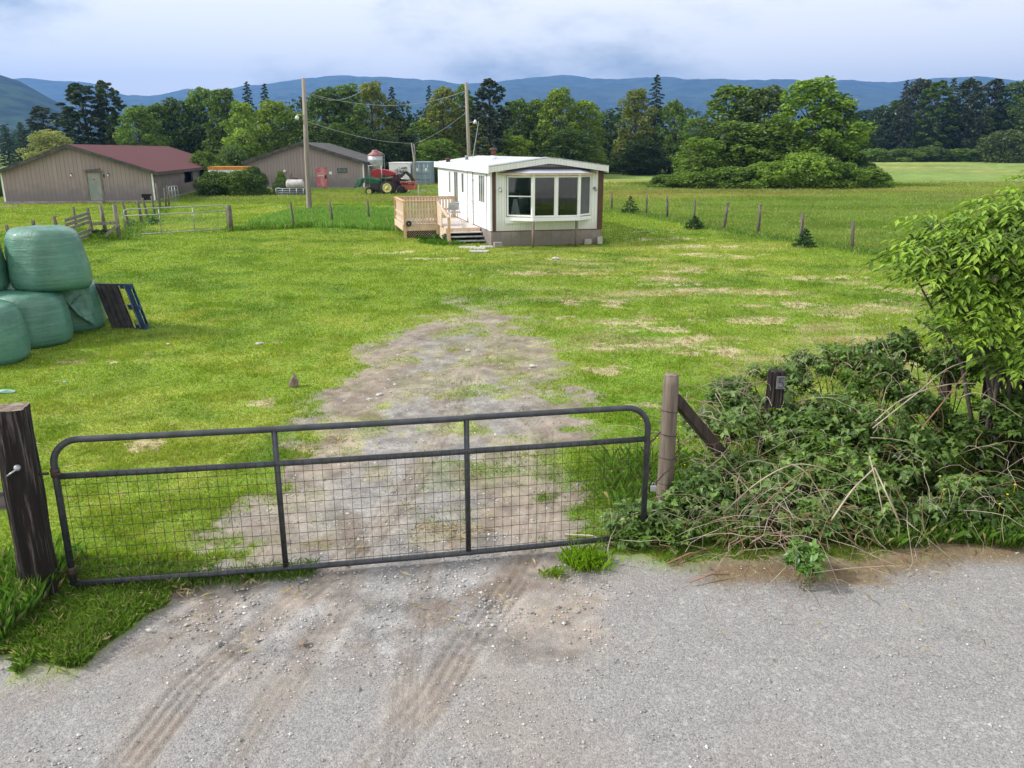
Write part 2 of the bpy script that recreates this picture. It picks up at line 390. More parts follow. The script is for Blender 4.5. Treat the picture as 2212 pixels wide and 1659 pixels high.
def masks(x, y):
    n1 = fbm(x, y, 1.1, 4, 11); n2 = fbm(x, y, 3.2, 3, 23); n3 = fbm(x, y, .3, 4, 31)
    # road
    ye = np.interp(x, _re[:, 0], _re[:, 1])
    road = sstep(-.14, .16, ye - y + (n2 - .5) * np.where(x < -1.5, .75, .4))
    # drive
    xl = np.interp(y, _dl[:, 1], _dl[:, 0]); xr = np.interp(y, _dr[:, 1], _dr[:, 0])
    w = np.maximum(xr - xl, .05)
    inside = np.minimum(x - xl, xr - x)
    end = 1 - sstep(11.5, 22.5, y + (fbm(x, y, 1.4, 4, 13) - .5) * 10)
    drive = sstep(-.45, .65, inside + (fbm(x, y, .7, 3, 12) - .5) * 1.6 + (n2 - .5) * 1.3) * end * sstep(4.4, 5.9, y + (n1 - .5) * 1.6)
    isl = sstep(.5, .62, fbm(x, y * .8, 1.5, 4, 29)) * sstep(6.8, 9.5, y)
    patchy = sstep(.36, .6, n1 * .5 + n2 * .5 + (12 - y) * .05)
    gravel = drive * np.clip(.2 + .8 * sstep(.44, .58, fbm(x * 1.3, y * .8, .8, 4, 41)), 0, 1) * (1 - .75 * isl)
    dirt = drive * sstep(.42, .62, fbm(x, y, .9, 4, 47)) * .9 + sstep(.75, 0, np.abs(inside - .2)) * drive * .9
    tr = np.zeros_like(x)
    for P, wd, s in TRACKS:
        d = segdist(x, y, P)
        tr = np.maximum(tr, s * sstep(wd + .12, wd - .1, d + (n2 - .5) * .22) * (.45 + .7 * sstep(.35, .6, fbm(x, y, 1.9, 3, 37))))
    dirt = np.clip(np.maximum(dirt, tr * .85), 0, 1)
    dirt = np.maximum(dirt, .35 * road * sstep(.55, .7, fbm(x, y, .8, 3, 91)) * sstep(2.2, .6, np.abs(x + 1.2) * .6))
    straw = np.zeros_like(x)
    for px, py, rx, ry in STRAW:
        cx, cy = G(px, py)
        ex = ((x - cx) / rx) ** 2 + ((y - cy) / ry) ** 2
        straw = np.maximum(straw, np.exp(-ex) * 1.15)
    sn = fbm(x * .9, y * 1.1, 2.0, 4, 77)
    straw = sstep(.5, .8, straw * .72 + (fbm(x + .4 * y, y * 1.2, 3.4, 4, 78) - .5) * 1.9 + (sn - .5) * .8) * (straw > .08)
    # broad faint yellowing of the mown right hand side
    faint = sstep(.52, .75, fbm(x * .5, y * 1.4, .9, 4, 79)) * sstep(-1, 2.5, x) * (1 - sstep(9.5, 12, x)) * sstep(11, 14, y) * (1 - sstep(27, 33, y))
    # litter of brown leaves on the right verge
    verge = sstep(.35, .05, np.abs(y - ye + .05 + (n1 - .5) * .5)) * sstep(1.2, 2.0, x + (n2 - .5))
    cx, cy = G(1830, 1245)
    verge = np.maximum(verge, np.exp(-((x - cx) / .45) ** 2 - ((y - cy) / .12) ** 2) * sstep(.35, .6, n2) * 1.3)
    verge = np.maximum(verge, sstep(.3, .0, np.abs(y - ye + .02)) * sstep(.45, .6, n2) * (x > 1.4) * .9)
    # gravel yard by the containers
    yard = np.exp(-((x + 6.5) / 6.5) ** 2 - ((y - 74) / 5.5) ** 2) * 1.4
    gravel = np.maximum(gravel, sstep(.6, .9, yard + (n1 - .5) * .5) * .8)
    field = np.maximum(sstep(44, 50, y - .3 * x), sstep(0, 1.2, (x - np.interp(y, [5, 29, 35.5, 42, 47, 60], [14, 12.4, 11.0, 8.6, 6.6, 6]))))
    field = np.where(x < 3, sstep(54, 62, y), field)
    tall = sstep(37, 38.5, y + .35 * (x + 7) + (n1 - .5) * 1) * (1 - sstep(47, 51, y + (n1 - .5) * 3)) * sstep(-13.5, -12, x) * (1 - sstep(-1.5, 0, x))
    return dict(n1=n1, n2=n2, n3=n3, road=road, gravel=np.clip(gravel, 0, 1), dirt=dirt, straw=np.clip(straw, 0, 1), faint=faint, verge=np.clip(verge, 0, 1), field=field, tall=tall, drive=drive, tr=tr, isl=isl)

GC = dict(g1=(.19, .275, .034), g2=(.12, .205, .026), gy=(.29, .33, .065), straw=(.47, .39, .25), dirt=(.285, .235, .19), grav=(.295, .285, .278), field=(.19, .27, .065), fy=(.28, .30, .08), fb=(.23, .2, .09), tall=(.17, .30, .06), verge=(.21, .16, .10))
GC = {k: np.array(v) for k, v in GC.items()}
def mixc(c, d, k): return c * (1 - k[:, None]) + d * k[:, None]
def grasscol(x, y, m):
    c = np.tile(GC['g1'], (len(x), 1))
    c = mixc(c, GC['g2'], sstep(.42, .68, m['n3'] * .5 + m['n1'] * .5))
    c = mixc(c, GC['gy'], .75 * sstep(.45, .7, fbm(x * .6, y * 1.3, .22, 4, 61) * .6 + .4 * fbm(x, y, 1.7, 3, 63)))
    c = mixc(c, GC['straw'], .6 * m['faint'])
    f = np.tile(GC['field'], (len(x), 1))
    f = mixc(f, GC['fy'], .8 * sstep(.45, .65, fbm(x * .35, y, .09, 4, 71)))
    f = mixc(f, GC['fb'], .6 * sstep(.55, .72, fbm(x * .3, y, .13, 4, 73)))
    f = mixc(f, GC['g2'], .5 * sstep(.5, .7, fbm(x * .4, y, .25, 3, 75)))
    f = f * (.72 + .56 * fbm(x, y * 1.6, .7, 4, 81))[:, None]
    c = c * (1 - m['field'][:, None]) + f * m['field'][:, None]
    c = mixc(c, GC['tall'], .8 * m['tall'])
    # darker fresher strip right of the drive
    k = np.exp(-((x - 2.3) / 1.3) ** 2) * sstep(8, 10, y) * (1 - sstep(14.5, 18, y))
    c = mixc(c, np.array((.12, .25, .015)), .55 * k)
    return c
def groundcol(x, y, m):
    c = grasscol(x, y, m)
    c = mixc(c, GC['straw'], m['straw'] * .8)
    bare = np.maximum(m['road'], m['gravel'])
    half = sstep(.1, .5, m['drive']) * .85 * (1 - .65 * m['isl'])
    c = mixc(c, GC['dirt'] * .95, half)
    c = mixc(c, GC['grav'], np.maximum(m['road'], m['gravel'] * .8))
    c = mixc(c, GC['dirt'], m['dirt'] * .85)
    dv = np.clip(m['drive'] + m['dirt'], 0, 1) * sstep(4.0, 5.6, y)
    c = c * (1 + dv * ((fbm(x, y, 4.5, 3, 65) - .5) * .9 + (fbm(x, y, 14, 2, 66) - .5) * .5))[:, None]
    c = mixc(c, np.array((.19, .145, .11)), dv * .6 * sstep(.6, .72, fbm(x, y, 1.9, 4, 67)))
    c = mixc(c, GC['verge'], m['verge'])
    return c

def groundmat():
    n = NT('ground_surface')
    at = lambda s: n.n('Attribute', attribute_name=s).outputs['Fac']
    c = n.n('Attribute', attribute_name='Col').outputs['Color']
    bare, dirt = at('bare'), at('dirtm')
    v = n.n('TexCoord').outputs['Object']
    vo = n.n('TexVoronoi', inp={'Vector': v, 'Scale': 95.0})
    vo2 = n.n('TexVoronoi', inp={'Vector': v, 'Scale': 34.0})
    s1 = n.n('SeparateColor', inp={0: vo.outputs['Color']}).outputs[0]
    s2 = n.n('SeparateColor', inp={0: vo2.outputs['Color']}).outputs[1]
    stone = n.math('ADD', n.math('MULTIPLY', s1, .5), n.math('MULTIPLY', n.math('GREATER_THAN', s2, .93), .2))
    stone = n.math('ADD', stone, n.math('MULTIPLY', n.noise(v, 2.2, 8, .7), .42))
    stone = n.math('ADD', stone, .28)
    stone = n.math('ADD', 1.0, n.math('MULTIPLY', n.math('SUBTRACT', stone, .85), n.math('MULTIPLY_ADD', dirt, -.55, 1.0)))
    nf = n.noise(v, 9, 6, .7); nf2 = n.noise(n.n('Mapping', inp={'Vector': v, 'Scale': (1, .6, 1)}).outputs[0], 38, 4, .7); nf3 = n.noise(v, 1.1, 5, .65)
    gr = n.math('ADD', n.math('MULTIPLY', nf, 1.0), n.math('MULTIPLY', nf2, 1.0))
    gr = n.math('MULTIPLY', n.math('ADD', gr, n.math('MULTIPLY_ADD', nf3, .8, -.4)), 1.0)
    k = n.n('Mix', data_type='FLOAT', inp={0: bare, 2: gr, 3: stone}).outputs[0]
    vm = n.n('VectorMath', operation='SCALE', inp={0: c, 'Scale': k}).outputs[0]
    # faint warm and blue stones
    hs = n.n('HueSaturation', inp={'Hue': n.n('MapRange', inp={0: s2, 1: 0.0, 2: 1.0, 3: .47, 4: .53}).outputs[0], 'Saturation': n.math('MULTIPLY_ADD', s1, .6, .7), 'Color': vm}).outputs[0]
    h = n.math('ADD', n.math('MULTIPLY', n.math('SUBTRACT', 1.0, vo.outputs['Distance']), bare), n.math('MULTIPLY', nf, 1.5))
    b = n.bump(h, .4, .01)
    n.surf(n.n('BsdfPrincipled', inp={'Base Color': hs, 'Roughness': .95, 'Specular IOR Level': .12, 'Normal': b}).outputs[0])
    return n.m
MT['ground'] = groundmat()

ys = [-60, -25, -8, 0, 1.5, 2.6]
y = 3.2
while y < 16: ys.append(y); y += .022 + max(0, y - 5) * .0042
while y < 90: ys.append(y); y *= 1.0075
while y < 400: ys.append(y); y *= 1.03
while y < 9000: ys.append(y); y *= 1.12
ys = np.array(ys)
us = np.concatenate([-np.geomspace(.82, 4.0, 26)[::-1], np.linspace(-.80, .80, 560), np.geomspace(.82, 4.0, 26)])
YY, UU = np.meshgrid(ys, us, indexing='ij')
XX = UU * (np.maximum(YY, 1.5) + 2.0)
gx, gy = XX.ravel(), YY.ravel()
gm = masks(gx, gy)
gz = terrain(gx, gy)
near = (gy > 3) & (gy < 22)
# tyre ruts with tread lugs, small clods
lug = np.zeros_like(gx)
for P, wd, s in TRACKS:
    d = np.full(gx.shape, 1e9); al = np.zeros_like(gx); acc = 0
    sd = np.zeros_like(gx)
    for (x0, y0), (x1, y1) in zip(P[:-1], P[1:]):
        dx, dy = x1 - x0, y1 - y0; L = math.hypot(dx, dy)
        t = np.clip(((gx - x0) * dx + (gy - y0) * dy) / (L * L), 0, 1)
        ox, oy = gx - x0 - t * dx, gy - y0 - t * dy; dd = np.hypot(ox, oy)
        cl = dd < d; d = np.where(cl, dd, d); al = np.where(cl, acc + t * L, al); sd = np.where(cl, (ox * dy - oy * dx) / L, sd); acc += L
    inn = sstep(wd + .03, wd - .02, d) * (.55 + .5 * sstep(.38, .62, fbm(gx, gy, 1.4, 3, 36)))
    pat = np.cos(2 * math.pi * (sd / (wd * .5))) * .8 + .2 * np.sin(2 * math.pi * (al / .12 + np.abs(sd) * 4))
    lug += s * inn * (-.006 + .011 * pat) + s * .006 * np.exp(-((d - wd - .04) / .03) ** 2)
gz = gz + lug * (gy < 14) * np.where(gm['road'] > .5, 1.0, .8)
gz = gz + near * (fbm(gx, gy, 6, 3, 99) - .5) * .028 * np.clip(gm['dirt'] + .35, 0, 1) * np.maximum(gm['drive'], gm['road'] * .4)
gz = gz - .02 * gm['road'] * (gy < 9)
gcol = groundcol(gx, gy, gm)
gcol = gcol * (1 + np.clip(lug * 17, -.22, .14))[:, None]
bare = np.clip(np.maximum(gm['road'], gm['gravel']) + gm['dirt'] * .7, 0, 1)
R, C_ = YY.shape
idx = np.arange(R * C_).reshape(R, C_)
FQ = np.stack([idx[:-1, :-1], idx[:-1, 1:], idx[1:, 1:], idx[1:, :-1]], -1).reshape(-1, 4)
fr = gm['road'][FQ].mean(1) > .5; fd = (gm['drive'][FQ].mean(1) > .5) & ~fr
GV = np.stack([gx, gy, gz], 1)
def sub(name, sel, kind_label):
    f = FQ[sel]; u, inv = np.unique(f.ravel(), return_inverse=True)
    o = npmesh(name, GV[u], inv.reshape(-1, 4), MT['ground'], attrs={'bare': bare[u], 'dirtm': gm['dirt'][u]}, colattr=gcol[u], smooth=True)
    tag(o, kind=kind_label); return o
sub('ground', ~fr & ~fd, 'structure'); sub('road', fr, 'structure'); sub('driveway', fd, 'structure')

# ------------------------------------------------------------------ grass blades (nobody could count them)
rng = np.random.default_rng(7)
def blades(name, x, y, h, w, c, lean=.5, mat_=None, seg=1, zoff=0, label=None, parent=None, z=None):
    n = len(x); a = rng.uniform(0, 2 * np.pi, n); l = rng.uniform(0, lean, n) * h; b = rng.uniform(0, 2 * np.pi, n)
    z = terrain(x, y) - .01 + zoff if z is None else z
    dx, dy = np.cos(a) * w / 2, np.sin(a) * w / 2; lx, ly = np.cos(b) * l, np.sin(b) * l
    V = np.empty((n, 4, 3))
    V[:, 0] = np.stack([x - dx, y - dy, z], 1); V[:, 1] = np.stack([x + dx, y + dy, z], 1)
    V[:, 2] = np.stack([x + lx * .45 + dx * .7, y + ly * .45 + dy * .7, z + h * .62], 1)
    V[:, 3] = np.stack([x + lx, y + ly, z + h * (1 - .35 * (l / h) ** 2)], 1)
    Fi = np.arange(n * 4).reshape(n, 4)
    return npmesh(name, V.reshape(-1, 3), Fi, mat_ or MT['grassb'], colattr=np.repeat(c, 4, 0), parent=parent)

N = 1500000
yy = np.exp(rng.uniform(math.log(4.2), math.log(95), N)); xx = rng.uniform(-.76, .76, N) * (yy + 1.2)
m = masks(xx, yy)
keep = rng.random(N) < np.clip((1 - m['road']) * (1 - m['gravel'] * .96) * (1 - m['dirt'] * .85) * (1 - .72 * sstep(.2, .6, m['drive']) * (1 - m['isl'] * .8)) * (1 - .6 * sstep(70, 95, yy)) * (1 - m['straw'] * .7), 0, 1)
keep &= ~((m['road'] > .25) & (rng.random(N) < .95))
xx, yy = xx[keep], yy[keep]; m = {k: v[keep] for k, v in m.items()}
c = grasscol(xx, yy, m)
c *= 1.12 * rng.uniform(.82, 1.22, (len(xx), 1)) * (1 + rng.normal(0, .06, (len(xx), 3)))
dry = rng.random(len(xx)) < .05 + .25 * m['faint']
c[dry] = GC['straw'] * rng.uniform(.6, 1.1, (dry.sum(), 1))
tuft = fbm(xx, yy, 2.2, 3, 55)
h = (.022 + .024 * sstep(.45, .7, tuft) + .0009 * yy + .10 * m['field']) * rng.uniform(.6, 1.4, len(xx))
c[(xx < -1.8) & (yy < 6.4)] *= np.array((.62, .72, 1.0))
vergeL = (xx < -2.4) & (yy < 6.6) & (yy < 6.3 + .18 * (xx + 3.6) + .2)
h = np.where(vergeL, h * 1.9, h)
h *= np.where(m['drive'] > .3, .7, 1)
w = (.004 + .0008 * yy) * rng.uniform(.7, 1.3, len(xx))
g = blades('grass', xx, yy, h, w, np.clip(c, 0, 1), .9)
tag(g, kind='stuff')
# taller rough grass: left verge, under the hedge, along fences, tall patch by the pole
def tallgrass(name, n, fx, hh, ww, colr, lean=.7, straw=.08):
    x, y = fx(n); cc = np.tile(np.array(colr), (len(x), 1)) * rng.uniform(.6, 1.5, (len(x), 1))
    d = rng.random(len(x)) < straw; cc[d] = GC['straw'] * rng.uniform(.7, 1.1, (d.sum(), 1))
    o = blades(name, x, y, rng.uniform(.4, 1.2, len(x)) * hh, np.full(len(x), ww) * rng.uniform(.7, 1.3, len(x)), np.clip(cc, 0, 1), lean)
    tag(o, kind='stuff'); return o
tallgrass('grass', 11000, lambda n: (lambda x: (x, 6.05 + .182 * (x + 3.66) + rng.normal(0, .07, n) - .1))(rng.uniform(-6, -1.7, n)), .075, .0045, (.10, .19, .03))
def vL(n):
    x = rng.uniform(-6.2, -3.75, n); y = rng.normal(5.75, .28, n); return x, y
tallgrass('grass', 15000, vL, .27, .005, (.10, .2, .035))
def vL2(n):
    x = rng.uniform(-4.6, -1.9, n * 2); y = rng.uniform(4.7, 6.2, n * 2); m_ = masks(x, y); k = (m_['road'] < .35)
    return x[k], y[k]
tallgrass('grass', 30000, vL2, .10, .004, (.10, .18, .03), .95, .1)
def uh(n):
    x = rng.uniform(1.0, 6.5, n); y = 6.75 + rng.random(n) ** 1.5 * 2.2 + .05 * np.sin(x * 5); return x, y
tallgrass('grass', 16000, uh, .22, .005, (.10, .19, .03), .8, .06)
def clump(px, py, rx, ry):
    cx, cy = G(px, py)
    return lambda n: (cx + rng.normal(0, rx, n), cy + rng.normal(0, ry, n))
tallgrass('grass', 900, clump(1262, 1215, .09, .07), .14, .008, (.17, .3, .02), .8, .0)
tallgrass('grass', 160, clump(1195, 1240, .05, .04), .07, .007, (.17, .28, .02), .9, .0)
def tp(n):
    x = rng.uniform(-14, -.5, n * 2); y = rng.uniform(36.5, 51, n * 2); m_ = masks(x, y); k = m_['tall'] > .4
    return x[k], y[k]
tallgrass('grass', 34000, tp, .34, .026, (.17, .31, .07), .6, .03)
def fl(pts, s):
    P = np.array([G(*p) for p in pts])
    def f(n):
        k = rng.integers(0, len(P) - 1, n); t = rng.random(n)[:, None]; q = P[k] * (1 - t) + P[k + 1] * t
        return q[:, 0] + rng.normal(0, s, n), q[:, 1] + rng.normal(0, s, n)
    return f
RF = [(1321, 454), (1396, 465), (1441, 473), (1498, 484), (1563, 496), (1637, 508), (1729, 522), (1840, 540), (1950, 560)]
tallgrass('grass', 7000, fl(RF, .4), .2, .02, (.13, .23, .05), .7, .08)
tallgrass('grass', 3500, fl([(497, 500), (636, 494), (720, 487), (797, 479), (870, 474)], .2), .28, .022, (.11, .22, .035), .7, .04)
tallgrass('grass', 3500, fl([(165, 500), (198, 512), (259, 519), (281, 498), (334, 467), (365, 449)], .25), .25, .022, (.12, .22, .03), .7, .04)
tallgrass('grass', 5000, fl([(930, 524), (955, 526), (975, 530)], .22), .18, .018, (.075, .18, .025), .8, .02)
tallgrass('grass', 3000, fl([(1062, 528), (1302, 524)], .14), .16, .016, (.09, .19, .03), .8, .03)
tallgrass('grass', 9000, fl([(1400, 400), (1500, 404), (1900, 402)], 1.4), .35, .06, (.12, .2, .05), .7, .08)
# ================================================================== FIELD GATE AND FOREGROUND TIMBER
gl = G(160, 1262, .08); gr_ = G(1388, 1157, .08)
GL = math.hypot(gr_[0] - gl[0], gr_[1] - gl[1]); ga = math.atan2(gr_[1] - gl[1], gr_[0] - gl[0])
gate = thing('field_gate', 'long dark grey tubular metal gate with wire mesh across the gravel driveway', 'gate', (gl[0], gl[1], 0), ga)
zb, zm, zt, rr = .08, 1.03, 1.33, .027
def sag(t): return -.012 * math.sin(math.pi * t)
def arc(cx, cz, r, a0, a1, n=7): return [(cx + r * math.cos(a0 + (a1 - a0) * i / n), 0, cz + r * math.sin(a0 + (a1 - a0) * i / n)) for i in range(n + 1)]
mb = MB()
R_ = .2
loop = [(0, 0, zb)] + arc(R_, zt - R_, R_, math.pi, math.pi / 2) + [(GL * t, 0, zt + sag(t)) for t in (.1, .3, .5, .66)] + [(GL * .67, 0, zt + sag(.66) + .004)] + [(GL * .9, 0, zt)] + arc(GL - R_, zt - R_, R_, math.pi / 2, 0) + [(GL, 0, zb)]
mb.tube(loop, rr, 12)
mb.build('frame', MT['pipe'], gate)
MB().tube([(.02, 0, zb)] + [(GL * t, 0, zb + sag(t) * 2) for t in (.2, .4, .6, .8)] + [(GL - .02, 0, zb)], rr * .95, 12).build('bottom_rail', MT['pipe'], gate)
MB().tube([(.02, 0, zm)] + [(GL * t, 0, zm + sag(t)) for t in (.2, .4, .6, .8)] + [(GL - .02, 0, zm)], rr * .95, 12).build('middle_rail', MT['pipe'], gate)
for t in (.345, .668):
    MB().tube([(GL * t, 0, zb), (GL * t, 0, zt + sag(t))], .024, 12).build('upright', MT['pipe'], gate)
mb = MB(); k = 0; r_ = random.Random(4)
xw = .07
while xw < GL - .03:
    j = r_.uniform(-.004, .004)
    mb.tube([(xw, -.028, zb - .01), (xw + j, -.03 + r_.uniform(-.006, .006), .55), (xw + j * .5, -.028, zm + .02)], .0022, 4, cap=False); xw += .076
for i in range(10):
    z = zb + .05 + i * .0925
    mb.tube([(.01 + GL * q / 12, -.031 + r_.uniform(-.002, .002), z + r_.uniform(-.003, .003) + sag(q / 12)) for q in range(13)], .0022, 4, cap=False)
mb.build('wire_mesh', MT['wire'], gate)
mb = MB(); mb.tube([(-.13, 0, 1.06), (-.05, 0, 1.06)], .012, 8); mb.lathe([(.034, 1.03), (.036, 1.05), (.036, 1.08), (.034, 1.10)], (0, 0, 0), 12); mb.tube([(0, -.04, 1.065), (.05, -.045, 1.065), (.055, -.03, 1.065)], .009, 6)
mb.build('hinge', MT['wire'], gate)
mb = MB(); mb.tube([(-.13, 0, .2), (-.05, 0, .2)], .012, 8); mb.lathe([(.034, .17), (.036, .19), (.036, .22), (.034, .24)], (0, 0, 0), 12)
mb.build('hinge', MT['wire'], gate)

# square gate post
def rough_post(name, W, D, Hh, matr, parent, seed, taper=.06, topm=None):
    P = np.array
    n = 40; lv = 46; V = []; 
    for i in range(lv):
        z = -.1 + (Hh + .1) * i / (lv - 1); s = 1 - taper * (z / Hh)
        for k in range(n):
            t = 2 * math.pi * k / n; c_, s_ = math.cos(t), math.sin(t)
            q = (abs(c_) ** 7 + abs(s_) ** 7) ** (-1 / 7)
            V.append((c_ * q * W / 2 * s, s_ * q * D / 2 * s, z))
    V = P(V); 
    d = (fbm(V[:, 0] * 5 + V[:, 1] * 3 + 9, V[:, 2] * .35, 6, 4, seed) - .5) * .03 + (vnoise(np.arctan2(V[:, 1], V[:, 0]) * 9, V[:, 2] * 1.2, seed + 3) - .5) * .014
    rn = np.hypot(V[:, 0], V[:, 1]); V[:, 0] += V[:, 0] / rn * d; V[:, 1] += V[:, 1] / rn * d
    Fc = [(i * n + k, i * n + (k + 1) % n, (i + 1) * n + (k + 1) % n, (i + 1) * n + k) for i in range(lv - 1) for k in range(n)]
    o = npmesh(name, V, Fc, matr, parent, smooth=False)
    m2 = MB(); top = V[-n:]; m2.v = [tuple(a) for a in top] + [(0, 0, Hh + .006)]; m2.f = [(k, (k + 1) % n, n) for k in range(n)]; m2.sm = [False] * n
    m2.build('end_grain', topm or MT['timber_top'], parent)
    return o
gp = thing('gate_post', 'thick rough dark square timber post holding the hinged end of the driveway gate', 'post', (-3.83, 5.88, 0), ga + .08)
rough_post('timber', .25, .24, 1.62, MT['olddark'], gp, 5)
MB().lathe([(.0, -.175), (.02, -.172), (.026, -.16), (.026, -.11)], (.02, .035, 1.17), 10, 'y').tube([(.02, -.13, 1.165), (-.02, -.145, 1.14), (-.05, -.15, 1.12)], .008, 6).build('bolt', MT['galv'], gp)
for zz, lb, ofs in ((1.3, 'upper weathered plank rail running left from the dark square gate post', .1), (.82, 'lower weathered plank rail running left from the dark square gate post', .0)):
    t_ = MB().bar((-7.5, 5.42 + ofs, zz), (-3.95, 5.97 + ofs, zz), .04, .15).build('fence_rail', MT['railwood'], None)
    tag(t_, lb, 'fence rail', 'plank rails left of the gate post')
# round latch post with brace
rp = thing('gate_post', 'round brown treated post at the latch end of the driveway gate', 'post', (1.515, 7.42, 0), 0)
mb = MB(); pr = [(.085, -.2), (.084, .1), (.08, .5), (.077, 1.0), (.074, 1.36), (.07, 1.45)]
mb.lathe(pr, (0, 0, 0), 22); mb.build('round_timber', MT['post'], rp)
MB().lathe([(.069, 1.449), (.06, 1.458)], (0, 0, 0), 22).build('end_grain', MT['timber_top'], rp)
for z in (.35, .62, .86, 1.1):
    MB().tube([(.083 * math.cos(a * .5236), .083 * math.sin(a * .5236), z + .01 * math.sin(a)) for a in range(13)], .003, 5, cap=False).build('wire_wrap', MT['wire'], rp)
br = MB().bar((1.56, 7.45, 1.22), (2.62, 8.12, -.05), .1, .1).build('brace_timber', MT['brace'], None, bevel=.006)
tag(br, 'dark square timber leaning as a brace against the round gate post', 'brace')
# chain and padlock
ch = thing('chain', 'rusty chain looped from the gate round the brown post, with padlock', 'chain', (1.3, 7.0, .6))
def chainlinks(P, mbx, n):
    P = [Vector(p) for p in P]; L = [0]
    for a, b in zip(P[:-1], P[1:]): L.append(L[-1] + (b - a).length)
    for i in range(n):
        s = L[-1] * i / n; k = max(j for j in range(len(L) - 1) if L[j] <= s + 1e-9)
        d = (P[k + 1] - P[k]).normalized(); p = P[k] + d * (s - L[k]); sidev = d.cross(Vector((0, 1, .3))).normalized() if i % 2 else d.cross(Vector((1, .2, .1))).normalized()
        q = [p + d * (.017 * math.cos(t)) + sidev * (.010 * math.sin(t)) for t in [2 * math.pi * j / 8 for j in range(9)]]
        mbx.tube(q, .0032, 5, cap=False)
mb = MB()
chainlinks([(1.245, 6.87, .98), (1.24, 6.86, .8), (1.26, 6.86, .62), (1.33, 7.0, .5), (1.45, 7.25, .5), (1.56, 7.31, .56), (1.62, 7.36, .68), (1.615, 7.42, .85)], mb, 44)
chainlinks([(1.25, 6.9, .96), (1.32, 7.08, .93), (1.43, 7.36, .9)], mb, 18)
mb.build('links', MT['wire'], ch, world=True)
mb = MB().box(1.27, 6.85, .50, 1.32, 6.88, .55); mb.tube([(1.28, 6.865, .55), (1.283, 6.865, .575), (1.295, 6.865, .585), (1.307, 6.865, .575), (1.31, 6.865, .55)], .004, 6)
mb.build('padlock', MT['galv'], ch, world=True, bevel=.003)
# post with a number plate
npst = thing('number_post', 'dark square post with a small house number plate standing in the brambles', 'post', (2.83, 8.35, 0), -.08)
rough_post('timber', .16, .13, 1.24, MT['olddark'], npst, 15, .02, MT['olddark'])
MB().box(-.015, -.083, 1.06, .075, -.073, 1.2).build('plate', MT['num'], npst, bevel=.003)
mb = MB(); q = [(.058, 1.185), (.012, 1.185), (.01, 1.135), (.035, 1.142), (.055, 1.128), (.058, 1.102), (.045, 1.082), (.02, 1.078), (.006, 1.092)]
for a, b in zip(q[:-1], q[1:]): mb.bar((a[0], -.087, a[1]), (b[0], -.087, b[1]), .005, .013, (0, 1, 0))
mb.build('number', MT['ink'], npst)
for i, (px, y_, hh, rr_, lb) in enumerate([(2035, 8.9, 1.05, .07, 'dark rotten post deep in the hedge right of the number post'), (2125, 9.0, .95, .05, 'thin dark post in the hedge shade near the right edge'), (2200, 8.6, 1.1, .06, 'dark post in the hedge at the very right edge')]):
    X, _ = A(px, 900, y_)
    mb = MB().tube([(X + .02, y_, -.1), (X, y_, .5), (X - .01, y_ + .02, hh)], [rr_, rr_ * .95, rr_ * .9], 10)
    tag(mb.build('hedge_post', MT['brace'], None), lb, 'post')

# ================================================================== BALES AND PALLET
def bale(label, x, y, z, r=.68, h=1.12, seed=0, rz=0, squash=1.0, lean=(0, 0)):
    nn, lv = 64, 34; V = []
    for i in range(lv):
        t = i / (lv - 1)
        a = -math.pi / 2 + math.pi * t; ca, sa = math.cos(a), math.sin(a)
        q = (abs(ca) ** 8 + abs(sa) ** 8) ** (-1 / 8)
        rho, zz = ca * q, sa * q
        for k in range(nn):
            th_ = 2 * math.pi * k / nn
            V.append((rho * math.cos(th_) * r, rho * math.sin(th_) * r, zz * h / 2))
    V = np.array(V); th_ = np.arctan2(V[:, 1], V[:, 0])
    dn = (fbm(np.cos(th_) * 2 + seed, np.sin(th_) * 2 + V[:, 2], 1.1, 4, seed) - .5) * .13 * np.clip(np.hypot(V[:, 0], V[:, 1]) / r, 0, 1)
    bul = 1 + .05 * np.cos(V[:, 2] / h * math.pi * 1.0) - .02 + dn - .16 * (V[:, 2] / h)
    V[:, 0] *= bul; V[:, 1] *= bul * squash
    wr = (vnoise(th_ * 14 + seed, V[:, 2] * 1.5, seed) - .5) * .018
    V[:, 2] += wr + (fbm(V[:, 0] + seed, V[:, 1], 2.2, 3, seed) - .5) * .08
    V[:, 0] += V[:, 2] * lean[0]; V[:, 1] += V[:, 2] * lean[1]
    V[:, 2] += h / 2
    Fc = [(i * nn + k, i * nn + (k + 1) % nn, (i + 1) * nn + (k + 1) % nn, (i + 1) * nn + k) for i in range(lv - 1) for k in range(nn)]
    o = npmesh('wrapped_bale', V, Fc, MT['wrap'], smooth=True); o.location = (x, y, z); o.rotation_euler = (0, 0, rz)
    tag(o, label, 'bale', 'green plastic wrapped round bales'); return o
bale('green wrapped bale in the lower row, nearest the camera at the left edge', -9.12, 13.6, -.03, h=1.02, seed=3, rz=.3)
bale('green wrapped bale in the lower row between the nearest one and the torn one', -9.1, 14.98, -.03, h=1.02, seed=8, rz=1.3)
tb = bale('torn wrapped bale with a loose hanging flap beside the blue pallet', -9.08, 16.3, -.03, r=.68, h=.98, seed=12, rz=2.0)
bale('big pale topped green bale stacked on the second row above the torn one', -8.86, 15.5, .95, r=.66, h=1.16, seed=21, rz=.7, lean=(-.05, 0))
bale('green bale on the upper row, cut off by the left edge', -10.1, 15.0, .95, r=.64, h=1.08, seed=31, rz=.1)
bale('green bale behind the lower row under the upper left bale', -10.42, 15.6, -.03, seed=41)
bale('green bale low at the far left beyond the photo edge', -10.4, 14.2, -.03, seed=44)
